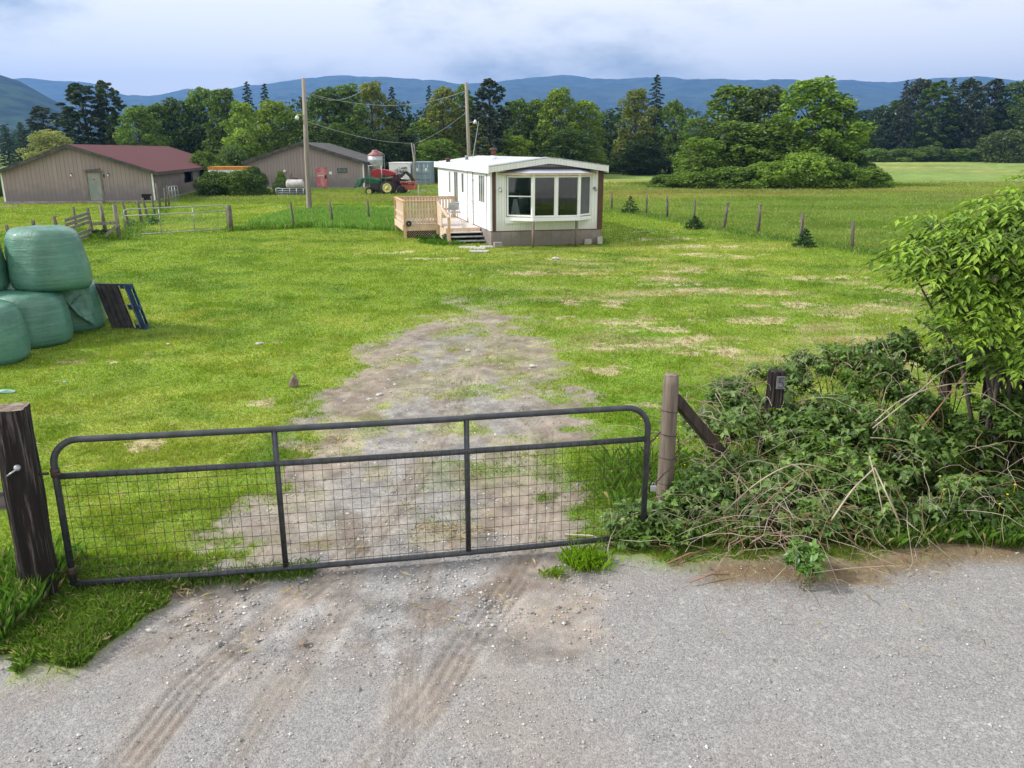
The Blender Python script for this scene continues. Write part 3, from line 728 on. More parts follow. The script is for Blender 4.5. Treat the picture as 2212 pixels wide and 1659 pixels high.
# loose flap: a rippled sheet hanging over the torn bale
def sheet(corners, nu, nv, amp, seed, thick=.006):
    c_ = [Vector(p) for p in corners]; V = []; rr2 = random.Random(seed); ph = [rr2.uniform(0, 6) for _ in range(4)]
    nrm = (c_[1] - c_[0]).cross(c_[3] - c_[0]).normalized()
    for j in range(nv + 1):
        for i in range(nu + 1):
            u, v = i / nu, j / nv
            p = (c_[0] * (1 - u) + c_[1] * u) * (1 - v) + (c_[3] * (1 - u) + c_[2] * u) * v
            p = p + nrm * amp * (math.sin(u * 9 + ph[0] + v * 3) * .6 + math.sin(u * 21 + ph[1] - v * 5) * .3 + math.sin(v * 8 + ph[2]) * .4)
            V.append(tuple(p))
    m_ = MB(); m_.v = V; 
    for j in range(nv):
        for i in range(nu):
            a = j * (nu + 1) + i; m_.f.append((a, a + 1, a + nu + 2, a + nu + 1)); m_.sm.append(True)
    return m_
fl1 = sheet([(-8.83, 15.6, .95), (-8.4, 16.0, .92), (-8.33, 15.93, .12), (-8.52, 15.62, .42)], 14, 14, .025, 3).build('torn_flap', MT['wrap'], None)
fl1.parent = tb; fl1.matrix_parent_inverse = Matrix.Identity(4)
Mi = (Matrix.Translation(tb.location) @ Matrix.Rotation(tb.rotation_euler.z, 4, 'Z')).inverted()
fl1.data.transform(Mi)
mb = MB().tube([(-9.2, 15.57, .55), (-9.0, 15.55, .48), (-8.8, 15.57, .5), (-8.6, 15.66, .62), (-8.45, 15.75, .78)], .018, 6); q = mb.build('sagging_fold', MT['wrap'], tb, world=True)
# pallet leaning on the torn bale
pal = thing('blue_pallet', 'blue wooden pallet leaning against the torn green bale', 'pallet', (-7.83, 16.1, 0))
a0 = Vector((-8.14, 16.3, 0.0)); ux = Vector((.80, -.12, 0)).normalized(); lean_ = Vector((-.30, .12, .92)).normalized(); nn_ = ux.cross(lean_).normalized()
if nn_.y > 0: nn_ = -nn_
def pal_slab(u0, u1, v0, v1, n0, n1):
    P = []
    for n_ in (n0, n1):
        for u, v in ((u0, v0), (u1, v0), (u1, v1), (u0, v1)): P.append(a0 + ux * u + lean_ * v + nn_ * n_)
    return P
for v in (0.0, .42, .86):
    MB().hexa(pal_slab(0, .76, v, v + .1, .0, .09)).build('bearer', MT['bluepal'], pal, world=True)
for i in range(7):
    if i not in (4, 5): MB().hexa(pal_slab(.0 + i * .118, min(.76, .095 + i * .118), 0, .96, -.02, -.002)).build('deck_board', MT['pallet_dark'] if i < 6 else MT['bluepal'], pal, world=True)
for u in (0.0, .12, .24, .36, .72):
    o = MB().hexa(pal_slab(u if u < .7 else .66, min(.76, u + .1), 0, .96, .092, .11)).build('bottom_board', MT['bluepal'] if u in (.72,) else MT['pallet_dark'], pal, world=True)
for u in (.5, .62): MB().hexa(pal_slab(u, u + .03, .03, .93, .092, .1)).build('yellow_strip', MT['yellow'] if u < .6 else MT['greywood'], pal, world=True)

# ================================================================== SMALL THINGS ON THE GROUND
def lump(name, label, cat, px, py, sx, sy, sz, matr, seed=1, sub_=2, z=0, wedge=False, rz=0):
    import bmesh
    bm = bmesh.new(); bmesh.ops.create_icosphere(bm, subdivisions=sub_, radius=1); r2 = random.Random(seed)
    for v in bm.verts:
        k = 1 + r2.uniform(-.22, .22); v.co *= k
        if wedge: v.co.x *= max(.12, (1 - (v.co.z + 1) / 2.1))
        v.co = Vector((v.co.x * sx, v.co.y * sy, v.co.z * sz))
    me = bpy.data.meshes.new(name); bm.to_mesh(me); bm.free(); me.materials.append(matr)
    o = bpy.data.objects.new(name, me); col.objects.link(o); x, y = G(px, py); o.location = (x, y, tz(x, y) + sz * .7 + z); o.rotation_euler = (0, 0, rz)
    return tag(o, label, cat)
lump('stone', 'upright brown wedge shaped stone on the grass left of the driveway', 'stone', 636, 834, .12, .09, .12, MT['rock'], 3, 2, wedge=True)
lump('litter', 'small scrap of white litter on the grass right of the bales', 'litter', 365, 746, .05, .04, .02, MT['litter'], 4, 1)
lump('plastic_scrap', 'scrap of pale teal plastic on the grass below the bales', 'litter', 14, 847, .13, .06, .03, MT['teal'], 5, 2)
lump('plastic_scrap', 'tiny shred of pale teal plastic on the grass right of the larger scrap', 'litter', 140, 826, .035, .03, .02, MT['teal'], 6, 1)
for i, (px, py, s, lb) in enumerate([(798, 862, .035, 'pale stone on the dirt above the gate, left of centre'), (820, 853, .05, 'largest pale stone on the dirt above the gate'), (1150, 792, .05, 'flat pale stone on the driveway below the trailer'), (322, 1362, .02, 'small white pebble near the grass edge at lower left'),
                                     (655, 1293 + 96, .03, 'dark mossy stone on the gravel below the gate'), (1010, 757, .045, 'pale stone in the drive behind the tyre marks'), (1200, 560, .1, 'pale slab in the grass near the trailer'), (560, 744, .06, 'pale clod on the grass right of the litter')]):
    lump('pebble' if s < .04 else 'stone', lb, 'stone', px, py, s * 1.3, s, s * .45, MT['paver'] if 'dark' not in lb else MT['rock'], 20 + i, 2, rz=i)
for i, (px, py, wx, wy, lb) in enumerate([(1010, 535, .32, .3, 'left white stepping slab before the deck steps'), (1032, 537, .3, .28, 'middle white stepping slab before the deck steps'), (1051, 534, .26, .28, 'right white stepping slab before the deck steps'), (1035, 544, .35, .2, 'front white stepping slab nearest the camera before the steps')]):
    x, y = G(px, py)
    tag(MB().box(x - wx, y - wy, -.03, x + wx, y + wy, .035 + i * .004).build('stepping_slab', MT['paver'], None, bevel=.02), lb, 'paving slab', 'white slabs before the steps')
# straws and sticks on the road
for i, (p, q, lb, mk) in enumerate([((160, 1335), (205, 1408), 'long pale straw lying on the verge at lower left', 'cane'), ((1440, 1222), (1530, 1195), 'dead stick on the road edge below the brambles', 'canered'), ((1490, 1262), (1575, 1245), 'thin twig lying on the grey road', 'canered'), ((1220, 1158), (1330, 1182), 'pale cane lying by the bottom rail of the gate', 'cane')]):
    a_, b_ = G(*p), G(*q); mid = ((a_[0] + b_[0]) / 2 + .02, (a_[1] + b_[1]) / 2 + .02, .05)
    tag(MB().tube([(a_[0], a_[1], .02), mid, (b_[0], b_[1], .015)], [.007, .009, .006], 6).build('straw' if i == 0 else 'stick', MT[mk], None), lb, 'straw' if i == 0 else 'stick')

# ================================================================== MOBILE HOME
hx, hy = -.80, 30.9; hrot = rad(14)
home = thing('mobile_home', 'white mobile home with brown corners and a bay window at its end', 'mobile home', (hx, hy, 0), hrot)
W, L, SK, TOP = 4.42, 12.4, .55, 2.89
# skirt
mb = MB(); mb.box(.02, .02, .0, W - .02, .1, SK); mb.box(.02, .1, 0, .1, L, SK); mb.box(W - .1, .1, 0, W - .02, L, SK); mb.box(.1, L - .1, 0, W - .1, L, SK)
mb.build('skirt', MT['skirt'], home)
MB().box(.0, -.005, SK, W, .03, SK + .03).build('skirt_trim', MT['brown'], home)
# shell walls (front has the bay opening)
bx0, bx1, bz0, bz1 = .6, 3.95, 1.1, 2.6
mb = MB(); z0 = SK + .03
mb.box(.0, .0, z0, bx0, .08, TOP); mb.box(bx1, .0, z0, W, .08, TOP); mb.box(bx0, .0, z0, bx1, .08, bz0 - .12); mb.box(bx0, .0, bz1 + .1, bx1, .08, TOP)
mb.prism([(0, 0, TOP), (W, 0, TOP), (W / 2, 0, TOP + .16)], (0, .08, 0))
mb.build('front_wall', MT['whitesid'], home)
mb = MB(); mb.box(0, .08, z0, .08, L, TOP + .0); mb.build('side_wall', MT['white'], home)
mb = MB(); mb.box(W - .08, .08, z0, W, L, TOP); mb.build('side_wall', MT['white'], home)
mb = MB(); mb.box(.08, L - .08, z0, W - .08, L, TOP + .1); mb.build('rear_wall', MT['white'], home)
MB().box(.08, .08, SK - .05, W - .08, L - .08, SK + .06).build('floor_deck', MT['tan'], home)
MB().box(.082, 4.2, SK + .06, W - .082, 4.28, TOP).build('partition', MT['tan'], home)
MB().box(.082, .085, TOP - .1, W - .082, 4.1, TOP - .04).build('inner_ceiling', MT['tan'], home)
MB().prism([(.2, -.026, bz1 + .17), (W - .2, -.026, bz1 + .17), (W - .2, -.026, TOP - .003), (.2, -.026, TOP - .003)], (0, .02, 0)).build('gable_shade', MT['fascia'], home)  # dark sheet standing in for the deep eave shadow above the bay roof
# corner trim
for x0, x1 in ((-.012, .2), (W - .2, W + .012)):
    MB().box(x0 + (.07 if x0 < 0 else 0), -.018, SK + .03, x1, .0 - .002, TOP).build('corner_trim', MT['brown'], home)
MB().box(-.02, -.02, SK + .03, .056, .3, TOP).build('corner_board', MT['white'], home)
MB().box(-.014, .62, z0, -.002, .66, TOP).build('side_seam', MT['contdark'], home)
# roof with shallow peak, overhanging
ov, fh = .38, .2
def roofz(x): return TOP + .02 + .3 * (1 - abs(x - W / 2) / (W / 2))
NX = 12; xs = [-.14 + (W + .17) * i / NX for i in range(NX + 1)]
mb = MB()
for a, b in zip(xs[:-1], xs[1:]):
    za, zb_ = roofz(a), roofz(b)
    mb.hexa([(a, -ov, za), (b, -ov, zb_), (b, L + .15, zb_), (a, L + .15, za), (a, -ov, za + .05), (b, -ov, zb_ + .05), (b, L + .15, zb_ + .05), (a, L + .15, za + .05)])
mb.build('roof', MT['roofmetal'], home)
mb = MB()
for a, b in zip(xs[:-1], xs[1:]):
    za, zb_ = roofz(a) + .03, roofz(b) + .03
    mb.hexa([(a, -ov - .03, za - .2), (b, -ov - .03, zb_ - .2), (b, -ov - .002, zb_ - .2), (a, -ov - .002, za - .2), (a, -ov - .03, za), (b, -ov - .03, zb_), (b, -ov - .002, zb_), (a, -ov - .002, za)])
mb.build('front_fascia', MT['whitesid2'], home)
MB().box(-.17, -ov - .03, roofz(-.14) - .2, -.142, L + .15, roofz(-.14) + .07).build('side_fascia', MT['white'], home)
MB().box(W + .032, -ov - .03, roofz(-.14) - .2, W + .058, L + .15, roofz(-.14) + .07).build('side_fascia', MT['white'], home)
mb = MB()
for a, b in zip(xs[:-1], xs[1:]):
    mb.hexa([(a, -ov - .036, roofz(a) + .03), (b, -ov - .036, roofz(b) + .03), (b, .3, roofz(b) + .052), (a, .3, roofz(a) + .052), (a, -ov - .036, roofz(a) + .062), (b, -ov - .036, roofz(b) + .062), (b, .3, roofz(b) + .066), (a, .3, roofz(a) + .066)])
mb.build('drip_edge', MT['galv'], home)
mb = MB(); mb.box(-.13, -ov, TOP + .0, W + .02, -.002, TOP + .02); mb.build('soffit', MT['fascia'], home)  # soffit coloured dark to paint in the shadow under the eave
# bay
pj = .55; bl, br_ = 1.5, 3.28     # centre panel span
B = [(bx0, 0), (bl, -pj), (br_, -pj), (bx1, 0)]
def panel(i): return Vector((*B[i], 0)), Vector((*B[i + 1], 0))
mb = MB(); mb.prism([(x, y, bz0 - .14) for x, y in [(bx0 - .03, .0), (bl - .02, -pj - .06), (br_ + .02, -pj - .06), (bx1 + .03, 0)]], (0, 0, .13)); mb.build('bay_sill', MT['white'], home)
MB().box(bx0 - .04, -.09, bz0 - .24, bl - .1, -.0, bz0 - .145).build('sill_apron', MT['white'], home)
mb = MB(); mb.prism([(x, y, bz1 + .02) for x, y in [(bx0 - .32, -.002), (bl - .12, -pj - .14), (br_ + .12, -pj - .14), (bx1 + .22, -.002)]], (0, 0, .078)); mb.build('bay_eave', MT['deckpale'], home)
# bay roof: sloped metal
e = [(bx0 - .34, .0, bz1 + .1), (bl - .14, -pj - .17, bz1 + .1), (br_ + .14, -pj - .17, bz1 + .1), (bx1 + .24, .0, bz1 + .1)]; t1, t2 = (bl - .1, -.03, bz1 + .3), (br_ - .1, -.03, bz1 + .3)
mb = MB(); mb.quad(e[0], e[1], t1); mb.quad(e[1], e[2], t2, t1); mb.quad(e[2], e[3], t2); mb.quad(e[0], t1, t2, e[3]); mb.quad(e[3], e[2], e[1], e[0]); mb.build('bay_roof', MT['bay_roof'], home)
def framed(i, t0, t1, z0_, z1_, fw, muntin=None, screen=False, nm='window'):
    p, q = panel(i); d = (q - p); Ln = d.length; d.normalize(); out = Vector((d.y, -d.x, 0))
    P0 = p + d * (t0 * Ln); P1 = p + d * (t1 * Ln); w = (t1 - t0) * Ln
    def slab(u0, u1, za, zb2, n0, n1):
        return [P0 + d * u + out * nn2 + Vector((0, 0, zz)) for zz in (za, zb2) for u, nn2 in ((u0, n0), (u1, n0), (u1, n1), (u0, n1))]
    f = MB()
    f.hexa(slab(0, fw, z0_, z1_, -.05, .0)); f.hexa(slab(w - fw, w, z0_, z1_, -.05, .0)); f.hexa(slab(fw, w - fw, z0_, z0_ + fw, -.05, -.002)); f.hexa(slab(fw, w - fw, z1_ - fw, z1_, -.05, -.002))
    if muntin: f.hexa(slab(fw, w - fw, muntin - .02, muntin + .02, -.045, -.004))
    fo = f.build(nm, MT['white'], home)
    g_ = MB().hexa(slab(fw, w - fw, z0_ + fw, z1_ - fw, -.03, -.022)).build('pane', MT['screen'] if screen else MT['glass'], fo)
    if screen: g_.name = 'fly_screen'
framed(0, .02, .97, bz0 + .02, bz1, .06, muntin=1.86)
framed(1, .0, .49, bz0 + .0, bz1, .06)
framed(1, .51, 1.0, bz0 + .0, bz1, .06)
framed(2, .03, .98, bz0 + .02, bz1, .06, screen=True)
for x in (B[1], B[2]): MB().box(x[0] - .05, x[1] - .045, bz0 - .005, x[0] + .05, x[1] + .055, bz1 + .015).build('bay_post', MT['white'], home)
MB().box((bl + br_) / 2 - .035, -pj - .03, bz0 - .005, (bl + br_) / 2 + .035, -pj + .03, bz1 + .015).build('bay_mullion', MT['white'], home)
for x in (bl, br_ - .08):
    MB().tube([(x, -pj - .02, -.1), (x, -pj - .0, bz0 - .145)], .055, 12).build('support_post', MT['post'], home)
# interior pieces seen through the glass
MB().bar((.9, .7, .62), (1.15, .75, 1.7), .03, .16).bar((1.35, .7, .62), (1.12, .76, 1.7), .03, .16).build('ladder', MT['white'], home)
MB().box(2.0, 1.6, .62, 3.2, 2.3, 1.35).build('cabinet', MT['fascia'], home)
MB().box(1.6, 3.9, 1.2, 2.1, 4.19, 1.9).box(2.6, 3.9, .62, 3.1, 4.18, 1.75).build('cupboard', MT['brown'], home)
# wall lamps
for x in (.36, W - .34):
    f = MB().lathe([(.02, -.03), (.06, -.025), (.06, -.001)], (x, 0, 2.12), 10, 'y').tube([(x, -.03, 2.12), (x, -.12, 2.16), (x, -.14, 2.1)], .012, 6).build('wall_lamp', MT['galv'], home)
    MB().lathe([(.02, 2.0), (.05, 2.02), (.06, 2.08), (.03, 2.13)], (x, -.14, 0), 10).build('lamp_glass', MT['galv'], f)
# openings of the long side
def sidewin(y0, y1, z0_, z1_, m_='dglass', nm='window', mull=0):
    f = MB(); fw = .05
    f.box(-.03, y0, z0_, -.002, y0 + fw, z1_); f.box(-.03, y1 - fw, z0_, -.002, y1, z1_); f.box(-.03, y0 + fw, z0_, -.002, y1 - fw, z0_ + fw); f.box(-.03, y0 + fw, z1_ - fw, -.002, y1 - fw, z1_)
    for i in range(mull): yy_ = y0 + (y1 - y0) * (i + 1) / (mull + 1); f.box(-.025, yy_ - .018, z0_ + fw, -.004, yy_ + .018, z1_ - fw)
    fo = f.build(nm, MT['white'], home); MB().box(-.016, y0 + fw, z0_ + fw, -.003, y1 - fw, z1_ - fw).build('pane', MT[m_], fo)
sidewin(.95, 2.05, 1.52, 2.62, mull=2); sidewin(5.2, 5.75, 1.7, 2.6); sidewin(6.6, 7.6, 1.2, 2.62, mull=1); sidewin(8.6, 9.0, 1.55, 2.6)
f = MB(); f.box(-.035, 3.2, .56, -.002, 3.28, 2.72); f.box(-.035, 4.3, .56, -.002, 4.38, 2.72); f.box(-.035, 3.28, 2.64, -.002, 4.3, 2.72); f.build('door_frame', MT['galv'], home)
d_ = MB().box(-.02, 3.28, .56, -.003, 4.3, 2.64).build('door', MT['white'], home)
MB().lathe([(.0, -.07), (.025, -.06), (.025, -.04), (.01, -.03), (.01, -.02)], (0, 3.4, 1.5), 8, 'x').build('handle', MT['galv'], d_)
MB().lathe([(.03, -.1), (.05, -.08), (.03, -.02)], (0, 3.05, 2.35), 8, 'x').build('porch_lamp', MT['galv'], home)
# roof fittings
zr = lambda x: roofz(x) + .05
MB().lathe([(.13, 0), (.13, .18)], (1.3, 5.2, zr(1.3) - .03), 14).build('flue_collar', MT['white'], home)
MB().lathe([(.11, .15), (.11, .4), (.17, .4), (.17, .48), (.12, .5)], (1.3, 5.2, zr(1.3) - .03), 14).build('flue', MT['rust'], home)
MB().lathe([(.07, 0), (.07, .14), (.1, .14), (.09, .2)], (.9, 9.2, zr(.9) - .02), 10).build('vent', MT['galv'], home)
MB().lathe([(.1, 0), (.1, .12), (.15, .13), (.12, .2)], (.1, 9.8, zr(.1) - .02), 10).build('vent', MT['rust'], home)
MB().box(4.22, -.16, 0, 4.42, -.02, .28).build('footing_block', MT['paver'], home)
MB().box(3.7, -.12, 0, 3.98, -.03, .2).build('footing_block', MT['paver'], home)
o = MB().box(.05, -.42, 0, .36, -.2, .2).build('concrete_block', MT['concrete'], home, bevel=.015)

# ================================================================== DECK (own thing, stands beside the home)
dk = thing('wooden_deck', 'new cedar deck with railings, lattice and steps beside the white mobile home', 'deck', (hx, hy, 0), hrot)
FZ = .56; dx0, dx1, dy0, dy1, ly0 = -2.82, -.04, 3.9, 7.1, 1.8
mb = MB()
y_ = dy0
while y_ < dy1: mb.box(dx0, y_, FZ - .03, dx1, min(y_ + .135, dy1), FZ); y_ += .143
y_ = ly0
while y_ < dy0 - .05: mb.box(-1.32, y_, FZ - .03, dx1, min(y_ + .135, dy0 - .006), FZ); y_ += .143
mb.build('floor_boards', MT['deckfloor'], dk)
MB().box(dx0, dy0 - .04, FZ - .26, -1.32, dy0 - .003, FZ - .002).build('rim_board', MT['deckpale'], dk)
MB().box(-1.32, ly0 - .04, FZ - .22, dx1, ly0 - .003, FZ - .002).build('rim_board', MT['deckpale'], dk)
MB().box(dx0 - .04, dy0, FZ - .26, dx0 - .003, dy1, FZ - .002).build('rim_board', MT['deckpale'], dk)
MB().box(-1.36, ly0 - .0, .02, -1.325, dy0 - .05, FZ - .002).build('side_skirt', MT['deckpale'], dk)
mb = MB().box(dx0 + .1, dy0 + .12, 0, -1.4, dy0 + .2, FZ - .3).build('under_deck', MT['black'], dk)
RZ = FZ + .92
for x, y, z1_, mm in ((dx0 + .05, dy0 - .05, RZ, 'deck'), (-1.42, dy0 - .05, RZ - .02, 'deckpale'), (dx0 + .03, dy1, RZ, 'deck'), (-.12, dy1 - .05, RZ + .02, 'deck'), (-1.45, .82, 1.06, 'deck')):
    MB().box(x - .05, y - .05, -.05, x + .05, y + .05, z1_).build('post', MT[mm], dk)
def rail(p, q, nb, vert_w=.085, mm='deckpale', mid=True, z0_=FZ, z1_=RZ):
    p = Vector(p); q = Vector(q); d = q - p; Ln = d.length; d.normalize()
    MB().bar(p + Vector((0, 0, z1_ + .02)), q + Vector((0, 0, z1_ + .02)), .14, .035).build('rail_cap', MT['deck'], dk)
    MB().bar(p + Vector((0, 0, z1_ - .06)), q + Vector((0, 0, z1_ - .06)), .035, .09).build('rail', MT['deck'], dk)
    MB().bar(p + Vector((0, 0, z0_ + .38)), q + Vector((0, 0, z0_ + .38)), .032, .085).build('rail', MT['deckpale'], dk)
    MB().bar(p + Vector((0, 0, z0_ + .1)), q + Vector((0, 0, z0_ + .1)), .032, .085).build('rail', MT['deckpale'], dk)
    nv_ = d.cross(Vector((0, 0, 1)))
    for i in range(nb):
        c_ = p + d * (Ln * (i + .5) / nb) + nv_ * .034
        MB().bar(c_ + Vector((0, 0, z0_ + .02)), c_ + Vector((0, 0, z1_ - .0)), .03, vert_w, tuple(d)).build('baluster', MT[mm], dk)
rail((dx0 + .1, dy0 - .05, 0), (-1.47, dy0 - .05, 0), 10)
rail((dx0 + .08, dy1, 0), (-.17, dy1 - .05, 0), 19)
rail((dx0 + .03, dy0, 0), (dx0 + .03, dy1 - .05, 0), 22, .1, 'deckpale')
# lattice under the front
mb = MB(); xx0, xx1, zz0, zz1 = dx0 + .1, -1.42, .02, FZ - .27
def clipline(x_, s, yv):
    P = []
    a_, b_ = (x_, zz0), (x_ + s * (zz1 - zz0), zz1)
    lo_, hi_ = (a_, b_) if a_[0] < b_[0] else (b_, a_)
    if hi_[0] < xx0 or lo_[0] > xx1: return
    def at_(x): t = (x - lo_[0]) / (hi_[0] - lo_[0]); return (x, lo_[1] + t * (hi_[1] - lo_[1]))
    if lo_[0] < xx0: lo_ = at_(xx0)
    if hi_[0] > xx1: hi_ = at_(xx1)
    mb.bar((lo_[0], yv, lo_[1]), (hi_[0], yv, hi_[1]), .006, .028, (0, 1, 0)) if (hi_[0] - lo_[0]) > .03 else None
x_ = xx0 - .4
while x_ < xx1 + .4: clipline(x_, 1, dy0 - .03); clipline(x_, -1, dy0 - .024); x_ += .1
mb.build('lattice', MT['deckpale'], dk)
# steps
for i in range(3):
    zt_ = .14 + i * .14; yf = ly0 - .28 * (3 - i) - .02
    MB().box(-1.34, yf, zt_ - .035, -.02, yf + .29, zt_).build('step_tread', MT['galv'] if i < 2 else MT['deckfloor'], dk)
    MB().box(-1.3, yf + .24, max(0, zt_ - .14), -.05, yf + .26, zt_ - .037).build('step_riser', MT['black'], dk)
MB().hexa([(-1.39, .84, 0), (-1.35, .84, 0), (-1.35, ly0, 0), (-1.39, ly0, 0), (-1.39, .84, .16), (-1.35, .84, .16), (-1.35, ly0, FZ), (-1.39, ly0, FZ)]).build('stringer', MT['darkwood'], dk)
MB().bar((-1.42, .87, 1.0), (-1.42, dy0 - .1, RZ - .06), .035, .12).build('stair_rail', MT['deckpale'], dk)
MB().hexa([(-1.44, 2.6, FZ), (-1.41, 2.6, FZ), (-1.41, dy0 - .1, FZ), (-1.44, dy0 - .1, FZ), (-1.44, 2.6, 1.1), (-1.41, 2.6, 1.1), (-1.41, dy0 - .1, RZ - .1), (-1.44, dy0 - .1, RZ - .1)]).build('side_panel', MT['deckpale'], dk)
# chair and bits on deck
Mh = Matrix.Translation((hx, hy, 0)) @ Matrix.Rotation(hrot, 4, 'Z')
def h2w(x, y, z): return tuple(Mh @ Vector((x, y, z)))
p = h2w(-.55, 4.5, FZ)
chr_ = thing('patio_chair', 'white framed chair on the deck beside the trailer door', 'chair', p, hrot)
MB().box(-.22, -.2, .4, .22, .2, .44).build('seat', MT['galv'], chr_)
MB().tube([(-.22, .2, .42), (-.22, .25, .85), (.22, .25, .85), (.22, .2, .42)], .016, 6).box(-.2, .225, .5, .2, .24, .8).build('backrest', MT['galv'], chr_)
for sx in (-1, 1):
    for sy in (-1, 1): MB().tube([(sx * .22, sy * .19, .42), (sx * .24, sy * .22, 0)], .016, 6).build('leg', MT['white'], chr_)
mb = MB()
p = h2w(-2.62, 3.82, .5); t_ = thing('hose_reel', 'small black round reel at the front left corner of the deck', 'hose reel', p, hrot)
MB().lathe([(.1, -.06), (.12, -.05), (.12, .0), (.1, .01)], (0, -.03, .1), 14, 'y').build('drum', MT['blackm'], t_)
MB().lathe([(.02, -.075), (.03, -.065)], (0, -.03, .1), 8, 'y').build('hub', MT['galv'], t_)

# ================================================================== SHEDS
def barn(name, label, p0, rz, W_, L_, eave, peak, off, depthL=None, wallmat='barn'):
    b = thing(name, label, 'shed', (p0[0], p0[1], 0), rz)
    mx = off * W_
    mb = MB().prism([(0, 0, .18), (W_, 0, .18), (W_, 0, eave), (mx, 0, peak), (0, 0, eave)], (0, .12, 0)); mb.build('gable_wall', MT[wallmat], b)
    MB().box(0, .12, .18, .1, L_, eave).build('side_wall', MT['barnside'], b)
    MB().prism([(0, L_, .18), (W_, L_, .18), (W_, L_, eave), (mx, L_, peak), (0, L_, eave)], (0, .12, 0)).build('rear_wall', MT[wallmat], b)
    MB().box(-.06, -.06, -.1, W_ + .06, L_ + .1, .18).build('footing', MT['concrete'], b)
    return b, mx
# shed 1 (red roof)
b1r = G(336, 438); r1 = rad(10)
a_, b_, _d = ray(13, 446); W1 = (b1r[0] - a_ / b_ * b1r[1]) / (math.cos(r1) - a_ / b_ * math.sin(r1)); b1l = (b1r[0] - W1 * math.cos(r1), b1r[1] - W1 * math.sin(r1))
EV, PK = 2.12, 3.8
b1, mx = barn('long_shed', 'long brown sided shed with a red metal roof at the left edge', b1l, r1, W1, 29, EV, PK, .47)
# right side wall with a dark opening
oy0, oy1 = 10.2, 13.6
mb = MB().box(W1 - .1, .12, .18, W1, oy0, EV).box(W1 - .1, oy1, .18, W1, 29, EV).box(W1 - .1, oy0, 1.9, W1, oy1, EV).box(W1 - .1, oy0, .18, W1, oy1, .95); mb.build('side_wall', MT['barnside'], b1)
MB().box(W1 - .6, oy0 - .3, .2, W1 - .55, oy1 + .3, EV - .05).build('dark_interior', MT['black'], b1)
MB().box(W1 - .5, 12.3, 1.25, W1 - .47, 12.8, 1.65).build('hanging_board', MT['concrete'], b1)
MB().box(W1 + .002, oy1 - .05, .2, W1 + .05, oy1 + .1, EV - .1).build('opening_post', MT['greywood'], b1)
ov_ = .45
for sx, e_x in ((-1, 0), (1, W1)):
    xe = e_x + sx * ov_; ze = EV - ov_ * (PK - EV) / (mx if sx < 0 else W1 - mx)
    P = [(mx, -.4, PK + .06), (xe, -.4, ze + .06), (xe, 29.4, ze + .06), (mx, 29.4, PK + .06)]
    MB().prism(P, (0, 0, .05)).build('roof', MT['redroof'], b1)
    MB().prism([(mx, -.43, PK - .12), (xe, -.43, ze - .12), (xe, -.43, ze + .12), (mx, -.43, PK + .12)], (0, .028, 0)).build('gable_fascia', MT['fascia'], b1)
    if sx > 0: MB().box(xe - .03, -.4, ze - .1, xe, 29.4, ze + .055).build('eave_fascia', MT['fascia'], b1)
    MB().box(e_x - .07 if sx > 0 else -.03, -.03, .1, e_x + .03 if sx > 0 else .07, -.002, EV - .02).build('corner_board', MT['white'], b1)
# door, lamps
DX = W1 * .565
dd = MB().box(DX + .0, -.03, .2, DX + .8, -.004, 2.02).build('door', MT['bdoor'], b1)
MB().lathe([(.03, -.08), (.04, -.07), (.02, -.032)], (DX + .4, 0, 1.6), 8, 'y').build('door_knob', MT['blackm'], dd)
MB().box(DX - .09, -.05, .2, DX - .01, -.004, 2.12).box(DX + .81, -.05, .2, DX + .93, -.004, 2.12).box(DX - .15, -.06, 2.04, DX + 1.0, -.004, 2.16).build('door_frame', MT['greywood'], b1)
MB().bar((DX - .1, -.25, 2.22), (DX + .9, -.2, 2.3), .3, .03).build('door_hood', MT['fascia'], b1)
for x in (DX - 1.0, DX + 1.35):
    f = MB().box(x - .05, -.04, 1.86, x + .05, -.003, 2.0).tube([(x, -.04, 1.95), (x, -.14, 1.97)], .012, 6).build('wall_lamp', MT['blackm'], b1)
    MB().lathe([(.02, 1.78), (.06, 1.82), (.07, 1.9), (.03, 1.95)], (x, -.14, 0), 8).build('lamp_glass', MT['litter'], f)
MB().box(DX + 1.0, -.04, 1.72, DX + 1.08, -.003, 1.95).build('switch_box', MT['blackm'], b1)
MB().box(DX, -.6, 0, DX + .9, -.08, .16).build('door_step', MT['concrete'], b1)
MB().box(W1 - .85, -.02, .2, W1 - .2, -.004, .6).build('dark_gap', MT['black'], b1)
MB().box(-.5, -.35, 0, 4.0, -.15, .09).build('ground_sill', MT['concrete'], b1)
x_, y_ = G(16, 447); tag(MB().bar((x_ - .5, y_ - .5, .03), (x_ + .9, y_ - .35, .05), .25, .06).build('plank', MT['concrete'], None), 'pale plank lying at the foot of the long shed, far left', 'plank')

